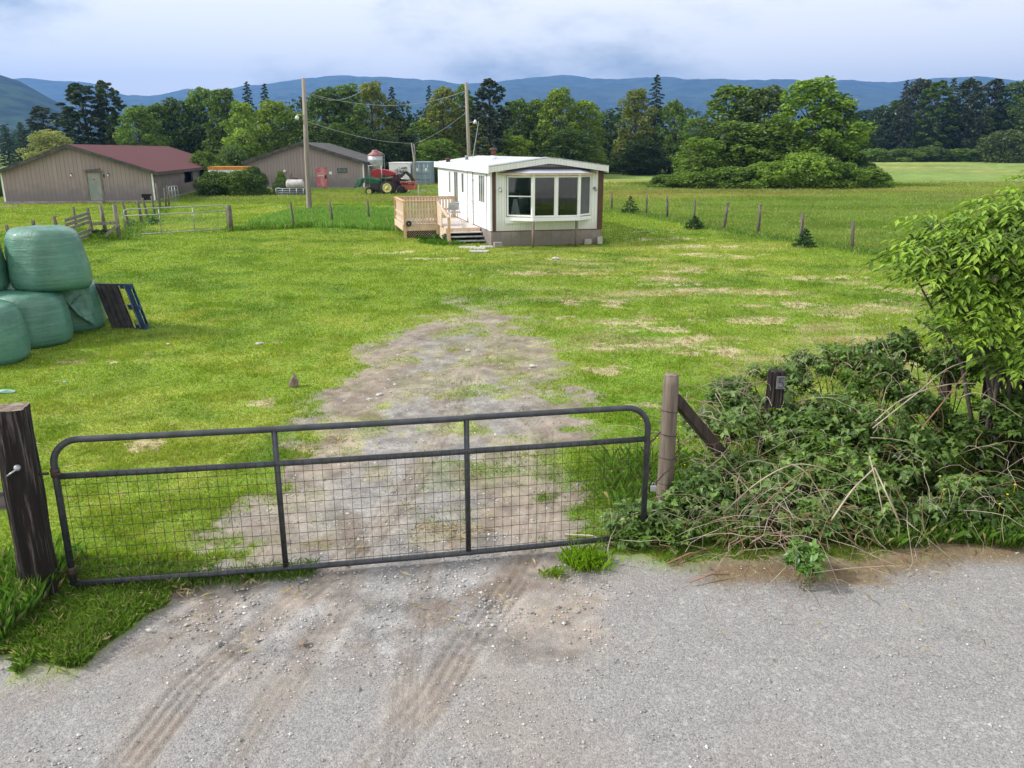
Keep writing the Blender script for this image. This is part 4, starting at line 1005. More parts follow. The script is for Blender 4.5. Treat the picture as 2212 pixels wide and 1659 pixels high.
# shed 2
b2r = G(788, 409); Wd2 = 0
b2l_x, _ = A(532, 350, b2r[1] - .6); W2 = b2r[0] - b2l_x
r2 = math.atan2(.6, W2)
e2 = A(788, 350, b2r[1])[1]; pk2 = A(652, 309, b2r[1])[1]
b2, mx2 = barn('small_shed', 'brown sided shed with dark roof and a faded red door behind the utility pole', (b2l_x, b2r[1] - .6), r2, W2, 16, e2, pk2, .475)
MB().box(W2 - .1, .12, .18, W2, 16, e2).build('side_wall', MT['barnside'], b2)
for sx, e_x in ((-1, 0), (1, W2)):
    xe = e_x + sx * .35; ze = e2 - .35 * (pk2 - e2) / (W2 / 2)
    MB().prism([(mx2, -.4, pk2 + .06), (xe, -.4, ze + .06), (xe, 16.4, ze + .06), (mx2, 16.4, pk2 + .06)], (0, 0, .06)).build('roof', MT['fascia'], b2)
    MB().prism([(mx2, -.43, pk2 - .14), (xe, -.43, ze - .14), (xe, -.43, ze + .13), (mx2, -.43, pk2 + .13)], (0, .028, 0)).build('gable_fascia', MT['fascia'], b2)
def onb2(px, py):
    X, Z = A(px, py, b2r[1]); return (X - b2l_x) * 1.0, Z
x0_, z1_ = onb2(686.5, 363); x1_, z0_ = onb2(708, 411)
dd = MB().box(x0_, -.04, .22, x1_, -.004, z1_).build('door', MT['reddoor'], b2)
MB().box(x0_ + .05, -.05, (z1_ + .2) / 2 + .15, x1_ - .05, -.041, (z1_ + .2) / 2 + .2).build('cross_bar', MT['white'], dd)
MB().box(x1_ - .16, -.07, .95, x1_ + .02, -.042, 1.3).build('lock_plate', MT['darkred'], dd)
MB().box(x0_ - .08, -.045, .2, x0_ - .003, -.004, z1_ + .08).box(x1_ + .003, -.045, .2, x1_ + .08, -.004, z1_ + .08).box(x0_, -.045, z1_ + .003, x1_, -.004, z1_ + .08).build('door_frame', MT['reddoor'], b2)
x0_, z1_ = onb2(729, 363); x1_, z0_ = onb2(751, 373.5)
f = MB().box(x0_, -.03, z0_, x1_, -.004, z1_).build('window', MT['fascia'], b2)
MB().box(x0_ + .06, -.04, z0_ + .05, (x0_ + x1_) / 2 - .03, -.031, z1_ - .05).build('pane', MT['dglass'], f); MB().box((x0_ + x1_) / 2 + .03, -.04, z0_ + .05, x1_ - .06, -.031, z1_ - .05).build('pane', MT['dglass'], f)
x_, z_ = onb2(715, 373.5); MB().box(x_ - .12, -.03, z_ - .12, x_ + .12, -.004, z_ + .12).build('notice', MT['white'], b2)
MB().box(W2 - .1, -.03, .2, W2 + .03, -.002, e2 - .02).build('corner_board', MT['white'], b2)
x_, z_ = onb2(618.5, 372); f = MB().box(x_ - .08, -.1, z_ - .05, x_ + .08, -.003, z_ + .1).build('wall_lamp', MT['blackm'], b2); MB().lathe([(.05, 0), (.13, .06), (.12, .2), (.05, .26)], (x_, -.2, z_ - .02), 10).build('lamp_globe', MT['litter'], f)

# ================================================================== FARM YARD: feeder, silo, containers, machines
Y = 66.0
x0, _ = A(599, 400, Y); x1, _ = A(658, 400, Y)
fd = thing('livestock_feeder', 'low dark steel panel pen standing in the grass before the brown shed', 'feeder', ((x0 + x1) / 2, Y, 0))
hw = (x1 - x0) / 2
for z in (.12, .28, .44, .62):
    MB().tube([(-hw, -.5, z), (hw, -.5, z)], .025, 6).build('rail', MT['galv'], fd)
for i in range(5): MB().tube([(-hw + 2 * hw * i / 4, -.5, 0), (-hw + 2 * hw * i / 4, -.5, .64)], .03, 6).build('upright', MT['galv'], fd)
MB().box(-hw, -.44, .02, hw, .5, .56).build('trough', MT['feeder'], fd)
MB().tube([(-hw, -.5, .62), (-hw + .3, .5, .72), (hw, .5, .72)], .03, 6).build('back_rail', MT['galv'], fd)
x0, _ = A(619, 400, Y); x1, _ = A(656, 400, Y); zt0 = A(640, 402, Y)[1]; zt1 = A(640, 387.5, Y)[1]
tk = thing('fuel_tank', 'stained pale metal tank lying on top of the dark panel pen', 'tank', ((x0 + x1) / 2, Y, .56)); r_t = (zt1 - .56) / 2; hl = (x1 - x0) / 2
MB().lathe([(r_t * .6, -hl), (r_t * .95, -hl + .08), (r_t, -hl + .15), (r_t, hl - .15), (r_t * .95, hl - .08), (r_t * .6, hl)], (0, 0, r_t), 20, 'x').build('drum', mat('tank_paint', (.5, .5, .5), (.38, .33, .3), scale=2, rough=.5), tk)
MB().bar((-.35, 0, 2 * r_t - .02), (-.2, 0, 2 * r_t + .45), .06, .06).bar((-.2, 0, 2 * r_t + .1), (.25, 0, 2 * r_t + .05), .1, .12).build('pump', MT['rust'], tk)
x_, y_ = A(796, 350, 80)[0], 0
Y = 80.0; cx = A(811, 350, Y)[0]; zt = A(811, 335.5, Y)[1]; ztop = A(811, 325, Y)[1]; zbt = A(811, 357, Y)[1]; R1 = (A(827, 350, Y)[0] - A(795, 350, Y)[0]) / 2
sl = thing('feed_silo', 'small grey metal feed silo with a red cone top behind the red machine', 'silo', (cx, Y, 0))
MB().lathe([(R1 * .3, zbt - .7), (R1, zbt), (R1, (zbt + zt) / 2), (R1 * 1.01, (zbt + zt) / 2 + .02), (R1, (zbt + zt) / 2 + .04), (R1, zt)], (0, 0, 0), 28).build('bin', MT['silo'], sl)
MB().lathe([(R1 * 1.05, zt - .03), (R1 * 1.03, zt + .03), (R1 * .45, ztop - .12), (R1 * .42, ztop - .02), (R1 * .3, ztop + .05)], (0, 0, 0), 28).build('cone_roof', MT['siloroof'], sl)
for a in range(4): t = a * math.pi / 2 + .6; MB().bar((R1 * .95 * math.cos(t), R1 * .95 * math.sin(t), 0), (R1 * .95 * math.cos(t), R1 * .95 * math.sin(t), zbt + .2), .08, .08).build('leg', MT['galv'], sl)
MB().tube([(R1 + .15, -.1, 0), (R1 + .15, -.1, zt + .1), (R1 * .5, -.1, ztop - .1)], .03, 6).build('filler_pipe', MT['galv'], sl)
# containers
Y = 87.0
def cont(name, label, pxa, pxb, pyt, pyb, Y, m_, depth):
    xa, zt_ = A(pxa, pyt, Y); xb, zb_ = A(pxb, pyb, Y)
    c_ = thing(name, label, 'container', (xa, Y, 0)); w = xb - xa; h = zt_
    return c_, w, h
c1, w, h = cont('cargo_container', 'white cargo container with dark lettering behind the red machine', 840, 888.5, 351, 392, Y, None, 3); c1.rotation_euler.z = -.14
mb = MB(); nco = 26
pts = []
for i in range(nco * 4 + 1):
    t = i / (nco * 4); pts.append((w * t, .04 * (1 if (i // 2) % 2 else 0)))
mb.box(0, .05, .05, w, 2.6, h)
for (a, b) in zip(pts[:-1], pts[1:]):
    mb.hexa([(a[0], a[1], .1), (b[0], b[1], .1), (b[0], .049, .1), (a[0], .049, .1), (a[0], a[1], h - .08), (b[0], b[1], h - .08), (b[0], .049, h - .08), (a[0], .049, h - .08)]) if a[1] < .03 and b[1] < .03 else None
mb.build('body', MT['contwhite'], c1)
MB().box(-.02, -.02, h - .08, w + .02, 2.62, h + .02).build('top_rail', MT['contwhite'], c1)
mb = MB(); r_ = random.Random(3)
def glyph(x, z, s, strokes):
    for a, b, c_, d in strokes: mb.bar((x + a * s, -.012, z + b * s), (x + c_ * s, -.012, z + d * s), .01, .075, (0, 1, 0))
GH = dict(W=[(0, 1, .2, 0), (.2, 0, .4, .8), (.4, .8, .6, 0), (.6, 0, .8, 1)], H=[(0, 0, 0, 1), (.6, 0, .6, 1), (0, .5, .6, .5)], I=[(0, 0, 0, 1)], N=[(0, 0, 0, 1), (0, 1, .5, 0), (.5, 0, .5, 1)], A=[(0, 0, .3, 1), (.3, 1, .6, 0), (.1, .4, .5, .4)], L=[(0, 1, 0, 0), (0, 0, .5, 0)], E=[(0, 0, 0, 1), (0, 1, .5, 1), (0, .5, .4, .5), (0, 0, .5, 0)], O=[(0, 0, 0, 1), (0, 1, .5, 1), (.5, 1, .5, 0), (.5, 0, 0, 0)])
for i, (g_, s) in enumerate([('I', .9), ('I', 1.0), ('I', .85), ('W', .75)]): glyph(w * (.34 + .06 * i), h * .45, s * .7, GH[g_])
for i, g_ in enumerate('IANOE'[:5]): glyph(w * .5 + i * .17, h * .72, .2, GH[g_])
for i, g_ in enumerate('OHEN'): glyph(w * .5 + i * .2, h * .56, .24, GH[g_])
mb.build('lettering', MT['ink'], c1)
c2, w, h = cont('cargo_container', 'blue grey cargo container showing its closed doors right of the white one', 891, 930, 350, 394, Y - .6, None, 3)
MB().box(0, .05, .05, w, 6, h).build('body', MT['contblue'], c2)
for i in range(2):
    d_ = MB().box(.05 + i * (w / 2 - .03), .0, .12, w / 2 - .02 + i * (w / 2 - .03), .048, h - .1).build('door', MT['contblue'], c2)
    for k in range(1, 4): MB().box(.08 + i * (w / 2 - .03), -.012, h * k / 4 - .02, w / 2 - .05 + i * (w / 2 - .03), -.001, h * k / 4 + .02).build('door_seam', MT['contdark'], d_)
    for q in (.3, .72): MB().tube([(w / 2 * (i + q), -.04, .15), (w / 2 * (i + q), -.04, h - .12)], .02, 6).build('lock_rod', MT['galv'], d_)
    MB().box(w / 2 * i + w * .2, -.02, h * .62, w / 2 * i + w * .3, -.013, h * .75).build('label_patch', MT['contwhite'], d_)
MB().box(-.03, -.03, 0, .04, .03, h).box(w - .04, -.03, 0, w + .03, .03, h).box(.04, -.03, h - .09, w - .04, .03, h).box(.04, -.03, 0, w - .04, .03, .1).build('door_frame', MT['contblue'], c2)
# box trailer with orange top between the sheds
Y = 67.5; xa, zt_ = A(449, 361, Y); xb, _ = A(524, 361, Y)
t_ = thing('box_trailer', 'pale box trailer with an orange top between the two sheds', 'trailer', (xa, Y, 0))
MB().box(0, 0, .45, xb - xa, 2.2, zt_ - .2).build('body', MT['contwhite'], t_); MB().box(-.03, -.03, zt_ - .2, xb - xa + .03, 2.23, zt_ + .04).build('top_cover', MT['orangetarp'], t_)
for x in (.7, 1.6): MB().lathe([(.2, -.12), (.3, -.1), (.32, 0), (.3, .1), (.2, .12)], (x, .1, .32), 16, 'y').build('wheel', MT['tyre'], t_)

def wheel(parent, x, y, r, wdt, rim='rim'):
    w_ = MB().lathe([(r * .55, -wdt / 2), (r * .92, -wdt / 2), (r, -wdt * .3), (r, wdt * .3), (r * .92, wdt / 2), (r * .55, wdt / 2)], (x, y, r), 28, 'y').build('wheel', MT['tyre'], parent)
    m_ = MB().lathe([(r * .02, -wdt / 2 - .06), (r * .14, -wdt / 2 - .06), (r * .16, -wdt / 2 - .03), (r * .5, -wdt / 2 - .02), (r * .53, -wdt / 2 - .035), (r * .62, -wdt / 2 - .035), (r * .64, -wdt / 2 + .02)], (x, y, r), 24, 'y')
    m_.build('rim', MT[rim], w_)
    lg = MB()
    for i in range(18):
        t = 2 * math.pi * i / 18; lg.bar((x + r * .97 * math.cos(t), y - wdt / 2, r + r * .97 * math.sin(t)), (x + r * .99 * math.cos(t + .2), y + wdt / 2, r + r * .99 * math.sin(t + .2)), .03, .04)
    lg.build('tread', MT['tyre'], w_)
Y = 68.0; S = A(860, 400, Y)[0] - A(859, 400, Y)[0]   # metres per plan unit
def ax(px): return A(px, 390, Y)[0]
tr = thing('green_tractor', 'green tractor with yellow wheels and a front hay fork by the brown shed', 'tractor', (ax(838), Y, 0))
ox = ax(838)
def tx(px): return ax(px) - ox
def zz(py): return A(800, py, Y)[1]
wheel(tr, 0, -.45, .58, .4); wheel(tr, 0, .75, .58, .4); wheel(tr, tx(798), -.35, .30, .22); wheel(tr, tx(798), .6, .30, .22)
MB().box(tx(790), -.1, zz(397), tx(822), .4, zz(385)).build('hood', MT['green'], tr, bevel=.04)
MB().box(tx(800), -.2, .45, tx(845), .5, zz(396)).build('chassis', MT['blackm'], tr)
MB().box(tx(826), -.65, zz(386), tx(846), .95, zz(383.5)).box(tx(826), -.65, zz(394), tx(828), .95, zz(386)).build('fender', MT['green'], tr, bevel=.02)
MB().box(tx(826), -.02, zz(384), tx(832), .35, zz(377)).build('seat', MT['blackm'], tr)
MB().tube([(tx(818), .15, zz(388)), (tx(822), .15, zz(378))], .02, 6).tube([(tx(820), .05, zz(378)), (tx(823), .25, zz(378))], .02, 6).build('steering_wheel', MT['blackm'], tr)
MB().tube([(tx(800), -.3, zz(392)), (tx(799), -.3, zz(358)), (tx(827), -.3, zz(355.5))], .035, 8).tube([(tx(827), -.3, zz(392)), (tx(826), -.3, zz(355.5))], .035, 8).build('roll_bar', MT['galv'], tr)
MB().tube([(tx(797), .15, zz(386)), (tx(797), .15, zz(376))], .03, 8).build('exhaust', MT['blackm'], tr)
MB().bar((tx(824), -.4, zz(389)), (tx(797), -.4, zz(383)), .07, .12).bar((tx(797), -.4, zz(383)), (tx(778), -.4, zz(388)), .07, .12).build('loader_arm', MT['greenpale'], tr)
MB().bar((tx(824), .6, zz(389)), (tx(797), .6, zz(383)), .07, .12).bar((tx(797), .6, zz(383)), (tx(778), .6, zz(388)), .07, .12).build('loader_arm', MT['greenpale'], tr)
MB().prism([(tx(775), -.7, zz(386)), (tx(783), -.7, zz(386)), (tx(782), -.7, zz(395)), (tx(774), -.7, zz(404)), (tx(768), -.7, zz(404)), (tx(775), -.7, zz(394))], (0, 1.7, 0)).build('bucket', MT['greenpale'], tr)
mb = MB()
for i in range(6): mb.bar((tx(777), -.7 + i * .34, zz(391)), (tx(766.5), -.7 + i * .34, zz(406)), .05, .05)
mb.build('fork_tines', MT['greenpale'], tr)
Yr = Y + 1.9
def rx(px): return A(px, 390, Yr)[0] - A(860, 390, Yr)[0]
def rz_(py): return A(850, py, Yr)[1]
rm = thing('red_forage_machine', 'red farm machine with raised hood and black arms behind the green tractor', 'farm machine', (A(860, 390, Yr)[0], Yr, 0))
MB().prism([(rx(805), -.5, rz_(388)), (rx(804), -.5, rz_(372)), (rx(808), -.5, rz_(366)), (rx(818), -.5, rz_(364)), (rx(838), -.5, rz_(367)), (rx(857), -.5, rz_(373)), (rx(856), -.5, rz_(378)), (rx(842), -.5, rz_(381)), (rx(828), -.5, rz_(385)), (rx(815), -.5, rz_(388))], (0, 1.2, 0)).build('hood', MT['red'], rm, bevel=.05)
MB().box(rx(842), -.4, rz_(393), rx(868), .6, rz_(376)).build('gear_housing', MT['darkred'], rm, bevel=.03)
MB().box(rx(838), -.45, rz_(384), rx(852), -.41, rz_(380)).build('side_cover', mat('pale_red_cover', (.5, .22, .2), rough=.6), rm)
MB().box(rx(806), -.3, .35, rx(880), .5, rz_(392)).build('chassis', MT['darkred'], rm, bevel=.03)
MB().box(rx(854), -.25, rz_(376), rx(858), .3, rz_(366)).box(rx(852), -.25, rz_(378), rx(862), .3, rz_(375)).build('seat', MT['galv'], rm)
MB().box(rx(854), -.42, rz_(378), rx(860), -.37, rz_(372)).build('side_plate', mat('pink_plate', (.55, .3, .28), rough=.6), rm)
for yy_ in (-.5, .5):
    MB().bar((rx(863), yy_, rz_(385)), (rx(877), yy_, rz_(371)), .06, .14).bar((rx(877), yy_, rz_(371)), (rx(887), yy_, rz_(380)), .06, .16).bar((rx(887), yy_, rz_(380)), (rx(894), yy_, rz_(394)), .06, .18).bar((rx(866), yy_, rz_(390)), (rx(885), yy_, rz_(389)), .06, .12).build('loader_arm', MT['blackm'], rm)
MB().tube([(rx(868), -.5, rz_(385)), (rx(888), -.5, rz_(388))], .05, 8).build('hydraulic_ram', MT['galv'], rm)
MB().box(rx(866), -.7, rz_(396), rx(899), .8, rz_(393)).box(rx(869), -.7, rz_(409), rx(899), .8, rz_(398)).build('header', MT['orange'], rm, bevel=.03)
MB().bar((rx(866), -.72, rz_(392)), (rx(899), -.72, rz_(392)), .05, .06).bar((rx(897), -.72, rz_(409)), (rx(899), -.72, rz_(392)), .05, .05).build('header_frame', mat('pale_orange', (.55, .25, .2), rough=.6), rm)
wheel(rm, rx(868), -.62, .36, .3, 'blackm'); wheel(rm, rx(868), .7, .36, .3, 'blackm'); wheel(rm, rx(815), .9, .5, .3, 'blackm')
for i, px in enumerate((850, 856, 863)): MB().tube([(rx(px), -.45, rz_(404)), (rx(px + 2), -.45, rz_(378))], .04, 6).build('hose', MT['blackm'], rm)

# ================================================================== POLES AND WIRES
def polething(label, pb, Y, ptop, r0, r1_, H_):
    X, _ = A(pb[0], pb[1], Y); X2, _ = A(ptop[0], ptop[1], Y); zt_ = A(ptop[0], ptop[1], Y)[1]; sl_ = (X2 - X) / zt_
    p = thing('utility_pole', label, 'utility pole', (X, Y, 0))
    MB().tube([(sl_ * z, 0, z) for z in (-.3, 0, 2, 4, H_)], [r0, r0, r0 * .93, r0 * .85, r1_], 16).build('shaft', MT['pole'], p)
    return p, X, sl_
p1, P1X, s1 = polething('weathered grey utility pole standing in the tall grass before the small shed', (668, 452), 48.3, (657, 210), .16, .1, 7.4)
z_ = A(655, 253, 48.3)[1]
f = MB().tube([(s1 * z_, -.1, z_ + .1), (-.28, -.15, z_ + .12), (-.3, -.15, z_)], .02, 6).build('lamp_arm', MT['galv'], p1); MB().lathe([(.04, .08), (.12, 0), (.11, -.1), (.03, -.16)], (-.3, -.15, z_), 12).build('lamp_globe', MT['litter'], f)
p2, P2X, s2 = polething('dark utility pole rising behind the roof of the white mobile home', (1016, 392), 62.0, (1008, 210), .15, .11, 8.2)
z_ = A(1022, 265, 62)[1]
f = MB().tube([(0, -.1, z_), (.42, -.2, z_ + .1)], .02, 6).build('lamp_arm', MT['galv'], p2); MB().lathe([(.04, .2), (.12, .05), (.15, -.08)], (.42, -.25, z_), 10).build('flood_lamp', MT['litter'], f)
def wire(label, a, b, sagv, r=.012, n=16):
    a = Vector(a); b = Vector(b)
    pts_ = [a.lerp(b, i / n) - Vector((0, 0, sagv * 4 * (i / n) * (1 - i / n))) for i in range(n + 1)]
    tag(MB().tube(pts_, r, 5, cap=False).build('overhead_wire', MT['galv'], None), label, 'wire')
def wp(px, py, Y): X, Z = A(px, py, Y); return (X, Y, Z)
wire('low service wire from the left pole to the pale twin mast', wp(662, 262, 48.3), wp(893, 309, 86), .35, .02)
wire('service wire rising from the pale twin mast to the right pole', wp(897, 309, 86), wp(1006, 244, 62), .25, .018)
wire('upper wire strung between the two utility poles', wp(660, 200, 48.3), wp(1008, 195, 62), .85, .018)
wire('short slack wire looping right from the top of the left pole', wp(660, 200, 48.3), wp(790, 190, 54), .55, .014)
wire('guy wire slanting down from the right pole onto the home roof', wp(1034, 262, 62), (-1.9, 40, 3.0), .02, .014)
x_, _ = A(895, 392, 86)
t_ = thing('twin_mast', 'pale bare twin stemmed mast standing behind the containers', 'mast', (x_, 86 - .4, 0))
z_ = A(895, 309, 86)[1]
MB().tube([(0.1, 0, 0), (.1, 0, z_ * .6), (-.12, 0, z_)], [.12, .1, .05], 8).build('stem', MT['barkpale'], t_); MB().tube([(.1, .1, z_ * .55), (.2, .1, z_ * .8), (.1, .1, z_ - .1)], [.08, .06, .04], 8).build('stem', MT['barkpale'], t_)
xs_, ys_ = G(905, 431); tag(MB().bar((xs_, ys_, 0), (xs_ - .03, ys_, 1.1), .03, .03).build('marker_stake', MT['litter'], None), 'thin white stake in the grass behind the left end of the deck', 'stake')

# ================================================================== FENCES
def fence(name, label, posts, r=.06, wires=2, sidew=None, rail_=None, cat='fence'):
    B0 = [G(bx, by) for (_, _, bx, by) in posts]
    f = thing(name, label, cat, (B0[0][0], B0[0][1], 0))
    tops = []
    for (tx_, ty_, bx, by), (X, Yb) in zip(posts, B0):
        Xt, Zt = A(tx_, ty_, Yb); rr3 = r * random.Random(int(bx)).uniform(.85, 1.15); lean = random.Random(int(by * 7)).uniform(-.05, .05)
        z0_ = tz(X, Yb)
        MB().tube([(X, Yb, z0_ - .1), ((X + Xt) / 2 + .01, Yb + lean / 2, Zt / 2), (Xt, Yb + lean, Zt)], [rr3, rr3 * .97, rr3 * .92], 9).build('post', MT['fpost'], f, world=True)
        tops.append((Vector((X, Yb, z0_)), Vector((Xt, Yb + lean, Zt))))
    for k in range(wires):
        t = 1 - .12 - k * .26; mb = MB()
        P = [a.lerp(b, t) for a, b in tops]
        pts_ = []
        for a, b in zip(P[:-1], P[1:]): pts_ += [a, a.lerp(b, .5) - Vector((0, 0, .02))]
        mb.tube(pts_ + [P[-1]], .0035, 4, cap=False).build('wire', MT['wire'], f, world=True)
    return f
fence('wire_fence', 'line of slim weathered posts with wire along the right side of the yard', [(1321, 417, 1321, 454), (1397, 421, 1396, 465), (1441, 424, 1441, 473), (1501, 431, 1498, 484), (1572, 437, 1563, 496), (1642, 441, 1637, 505), (1734, 460, 1729, 521), (1843, 477, 1840, 540)], .062)
fence('wire_fence', 'short wire fence with three posts left of the deck before the tall grass', [(627, 436, 636, 494), (711, 435, 720, 487), (794, 433, 797, 479)], .055)
fence('post_fence', 'row of leaning grey posts running from behind the bales towards the long shed', [(12, 487, 22, 512), (71, 476, 74, 503), (117, 467, 122, 500), (157, 447, 165, 492), (190, 449, 201, 510)], .075)
fence('post_fence', 'row of leaning posts running back from the wooden brace to the long shed corner', [(265, 437, 281, 496), (297, 433, 307, 484), (308, 427, 321, 476), (327, 423, 335, 468), (337, 396, 348, 458), (354, 406, 359, 450), (361, 401, 366, 449)], .07, wires=1)
f = MB(); X, Yb = G(500, 500); Xt, Zt = A(494, 443, Yb)
tag(MB().tube([(X, Yb, -.1), (Xt, Yb, Zt)], [.11, .1], 10).build('fence_post', MT['fpost'], None), 'stout dark post at the right end of the galvanised paddock gate', 'post')
# braced corner (H-brace) beside the bales
f = thing('fence_corner', 'braced corner of grey timbers behind the bales with rail and diagonal', 'fence brace', (G(228, 510)[0], G(228, 510)[1], 0))
yb = G(259, 519)[1]
def wpt(px, py, Y=yb): X, Z = A(px, py, Y); return (X, Y, Z)
MB().tube([wpt(259, 519), wpt(247, 442)], [.09, .085], 9).build('post', MT['greywood'], f, world=True)
MB().tube([wpt(228, 500, yb + 1.6), wpt(217, 443, yb + 1.6)], [.08, .075], 9).build('post', MT['greywood'], f, world=True)
MB().bar(wpt(197, 484, yb - .1), wpt(253, 481, yb - .1), .04, .12).build('rail', MT['greywood'], f, world=True)
MB().bar(wpt(256, 484, yb - .15), wpt(228, 509, yb - .15), .04, .13).build('diagonal', MT['greywood'], f, world=True)
f = thing('plank_gate', 'small grey plank gate hanging open just right of the big bale', 'gate', (G(190, 535)[0], G(190, 535)[1], 0))
for k, z in enumerate((.12, .3, .62, .8, .97)):
    a_ = G(172, 528); b_ = G(201, 512)
    a2, b2_ = (a_[0] - .05, a_[1] - .7), (b_[0], b_[1])
    MB().bar((a2[0], a2[1], z), (b2_[0], b2_[1], z + .03), .03, .12).build('plank', MT['greywood'], f, world=True)
MB().bar((b_[0] - .05, b_[1], .02), (b_[0] - .08, b_[1], 1.1), .06, .05).build('stile', MT['greywood'], f, world=True)
def tubegate(label, pl, pr, tl, Hh, ups, curve=True, bars=(1.0, .8, .08)):
    a, b = G(*pl), G(*pr); L_ = math.hypot(b[0] - a[0], b[1] - a[1]); an = math.atan2(b[1] - a[1], b[0] - a[0])
    g_ = thing('paddock_gate', label, 'gate', (a[0], a[1], 0), an)
    z0_ = .06; R2 = .18
    MB().tube([(0, 0, z0_)] + arc(R2, Hh - R2, R2, math.pi, math.pi / 2) + arc(L_ - R2, Hh - R2, R2, math.pi / 2, 0) + [(L_, 0, z0_)], .026, 8).build('frame', MT['galv'], g_)
    MB().tube([(0, 0, z0_), (L_, 0, z0_)], .022, 8).build('rail', MT['galv'], g_); MB().tube([(0, 0, Hh * .76), (L_, 0, Hh * .76)], .024, 8).build('rail', MT['galv'], g_)
    for u in ups: MB().tube([(L_ * u, 0, z0_), (L_ * u, 0, Hh)], .02, 8).build('upright', MT['galv'], g_)
    mb = MB()
    for i in range(int(L_ / .15)): mb.tube([(i * .15, -.02, z0_), (i * .15, -.02, Hh * .76)], .003, 3, cap=False)
    for i in range(4): mb.tube([(0, -.02, z0_ + .15 * (i + 1)), (L_, -.02, z0_ + .15 * (i + 1))], .003, 3, cap=False)
    mb.build('wire_mesh', MT['galv'], g_)
tubegate('pale galvanised tube gate in the grass between the wooden brace and the stout post', (273, 511), (492, 497), None, 1.12, (.33, .66))
tubegate('small galvanised gate standing open by the corner of the long shed', (368, 441), (387, 438), None, 1.15, (.33, .66))
# ================================================================== FOLIAGE
def leafquads(P, size, rng, up=.35, aspect=.6, Nrm=None):
    """diamond leaves at points P; returns V,(n,4) faces"""
    n = len(P); d = rng.normal(size=(n, 3)); d[:, 2] *= .6; d /= np.linalg.norm(d, axis=1)[:, None]
    q = rng.normal(size=(n, 3)) + np.array([0, 0, up * 2]) if Nrm is None else rng.normal(size=(n, 3)) * .8 + Nrm * 1.2 + np.array([0, 0, up])
    s = np.cross(d, q); s /= np.linalg.norm(s, axis=1)[:, None] + 1e-9
    L = (size * rng.uniform(.65, 1.35, n))[:, None]
    V = np.empty((n, 4, 3)); V[:, 0] = P - d * L * .5; V[:, 1] = P + s * L * aspect * .5; V[:, 2] = P + d * L * .5; V[:, 3] = P - s * L * aspect * .5
    V[:, 1, 2] += L[:, 0] * .06; V[:, 3, 2] += L[:, 0] * .06
    return V.reshape(-1, 3), np.arange(n * 4).reshape(n, 4)

def crownmesh(name, lumps, per, size, rng, parent=None, mat_=None, shell=.55, down=.35, aspect=.6):
    Vs = []; T = []; 
    for (c, r, sq) in lumps:
        n = int(per * (r ** 2) / np.mean([l[1] ** 2 for l in lumps]))
        n = max(n, 12)
        d = rng.normal(size=(n, 3)); d /= np.linalg.norm(d, axis=1)[:, None]
        d[:, 2] = np.where((d[:, 2] < -down) & (rng.random(n) < .7), -d[:, 2], d[:, 2])
        rho = r * (shell + (1 - shell) * rng.random(n) ** .6) * (1 + .35 * (fbm(d[:, 0] * 3 + c[0], d[:, 1] * 3 + d[:, 2] * 2 + c[2], 1, 2, 3) - .5) * 2)
        P = np.array(c) + d * rho[:, None] * np.array([1, 1, sq])
        V, _ = leafquads(P, size, rng, Nrm=d, aspect=aspect)
        Vs.append(V); tv = np.clip(rng.uniform(.05, .95) * .45 + rng.random(n) * .45 + .15 * rng.random(), 0, 1); T.append(np.repeat(tv, 4))
    V = np.concatenate(Vs); T = np.concatenate(T)
    return npmesh(name, V, np.arange(len(V)).reshape(-1, 4), mat_ or MT['leaf'], parent, attrs={'tint': T})

def proto_broad(seed, w=9, h=14, base=.16, dens=1.0, size=.42, lumps_n=46, bark='bark', nar=1.0, sparse=False):
    rng = np.random.default_rng(seed); rs = random.Random(seed)
    root = thing('broadleaf_tree', '', 'tree')
    lumps = []
    ph = rs.uniform(0, 6)
    for i in range(lumps_n):
        t = (i + .5) / lumps_n; z = h * (base + (1 - base) * (t ** .9) * .97)
        k = (z / h - base) / (1 - base); env = (math.sin(math.pi * min(1, (k * .86 + .12))) ** .65) * w / 2 * nar
        a = i * 2.4 + ph; rr_ = env * math.sqrt(rs.uniform(.12, 1.0)) * rs.uniform(.75, 1.08)
        lr = w * rs.uniform(.12, .23) * (.72 if sparse else 1) * (1 - .35 * k)
        lumps.append(((rr_ * math.cos(a), rr_ * math.sin(a), z - lr * .3), lr, rs.uniform(.65, .95)))
    mb = MB(); mb.tube([(0, 0, -.5), (0.05, 0, h * .15), (rs.uniform(-.3, .3), rs.uniform(-.3, .3), h * .5), (0, 0, h * .86)], [w * .032, w * .026, w * .016, w * .004], 8)
    for c_, r_, q in lumps[::2]:
        z0_ = max(h * .12, c_[2] - h * .2 - abs(c_[0]) * .4); mb.tube([(0, 0, z0_), (c_[0] * .5, c_[1] * .5, (z0_ + c_[2]) / 2 + .1), c_], [w * .01, w * .007, w * .002], 5)
    mb.build('trunk', MT[bark], root)
    crownmesh('crown', lumps, 190 * dens * (.6 if sparse else 1), size, rng, root)
    return root
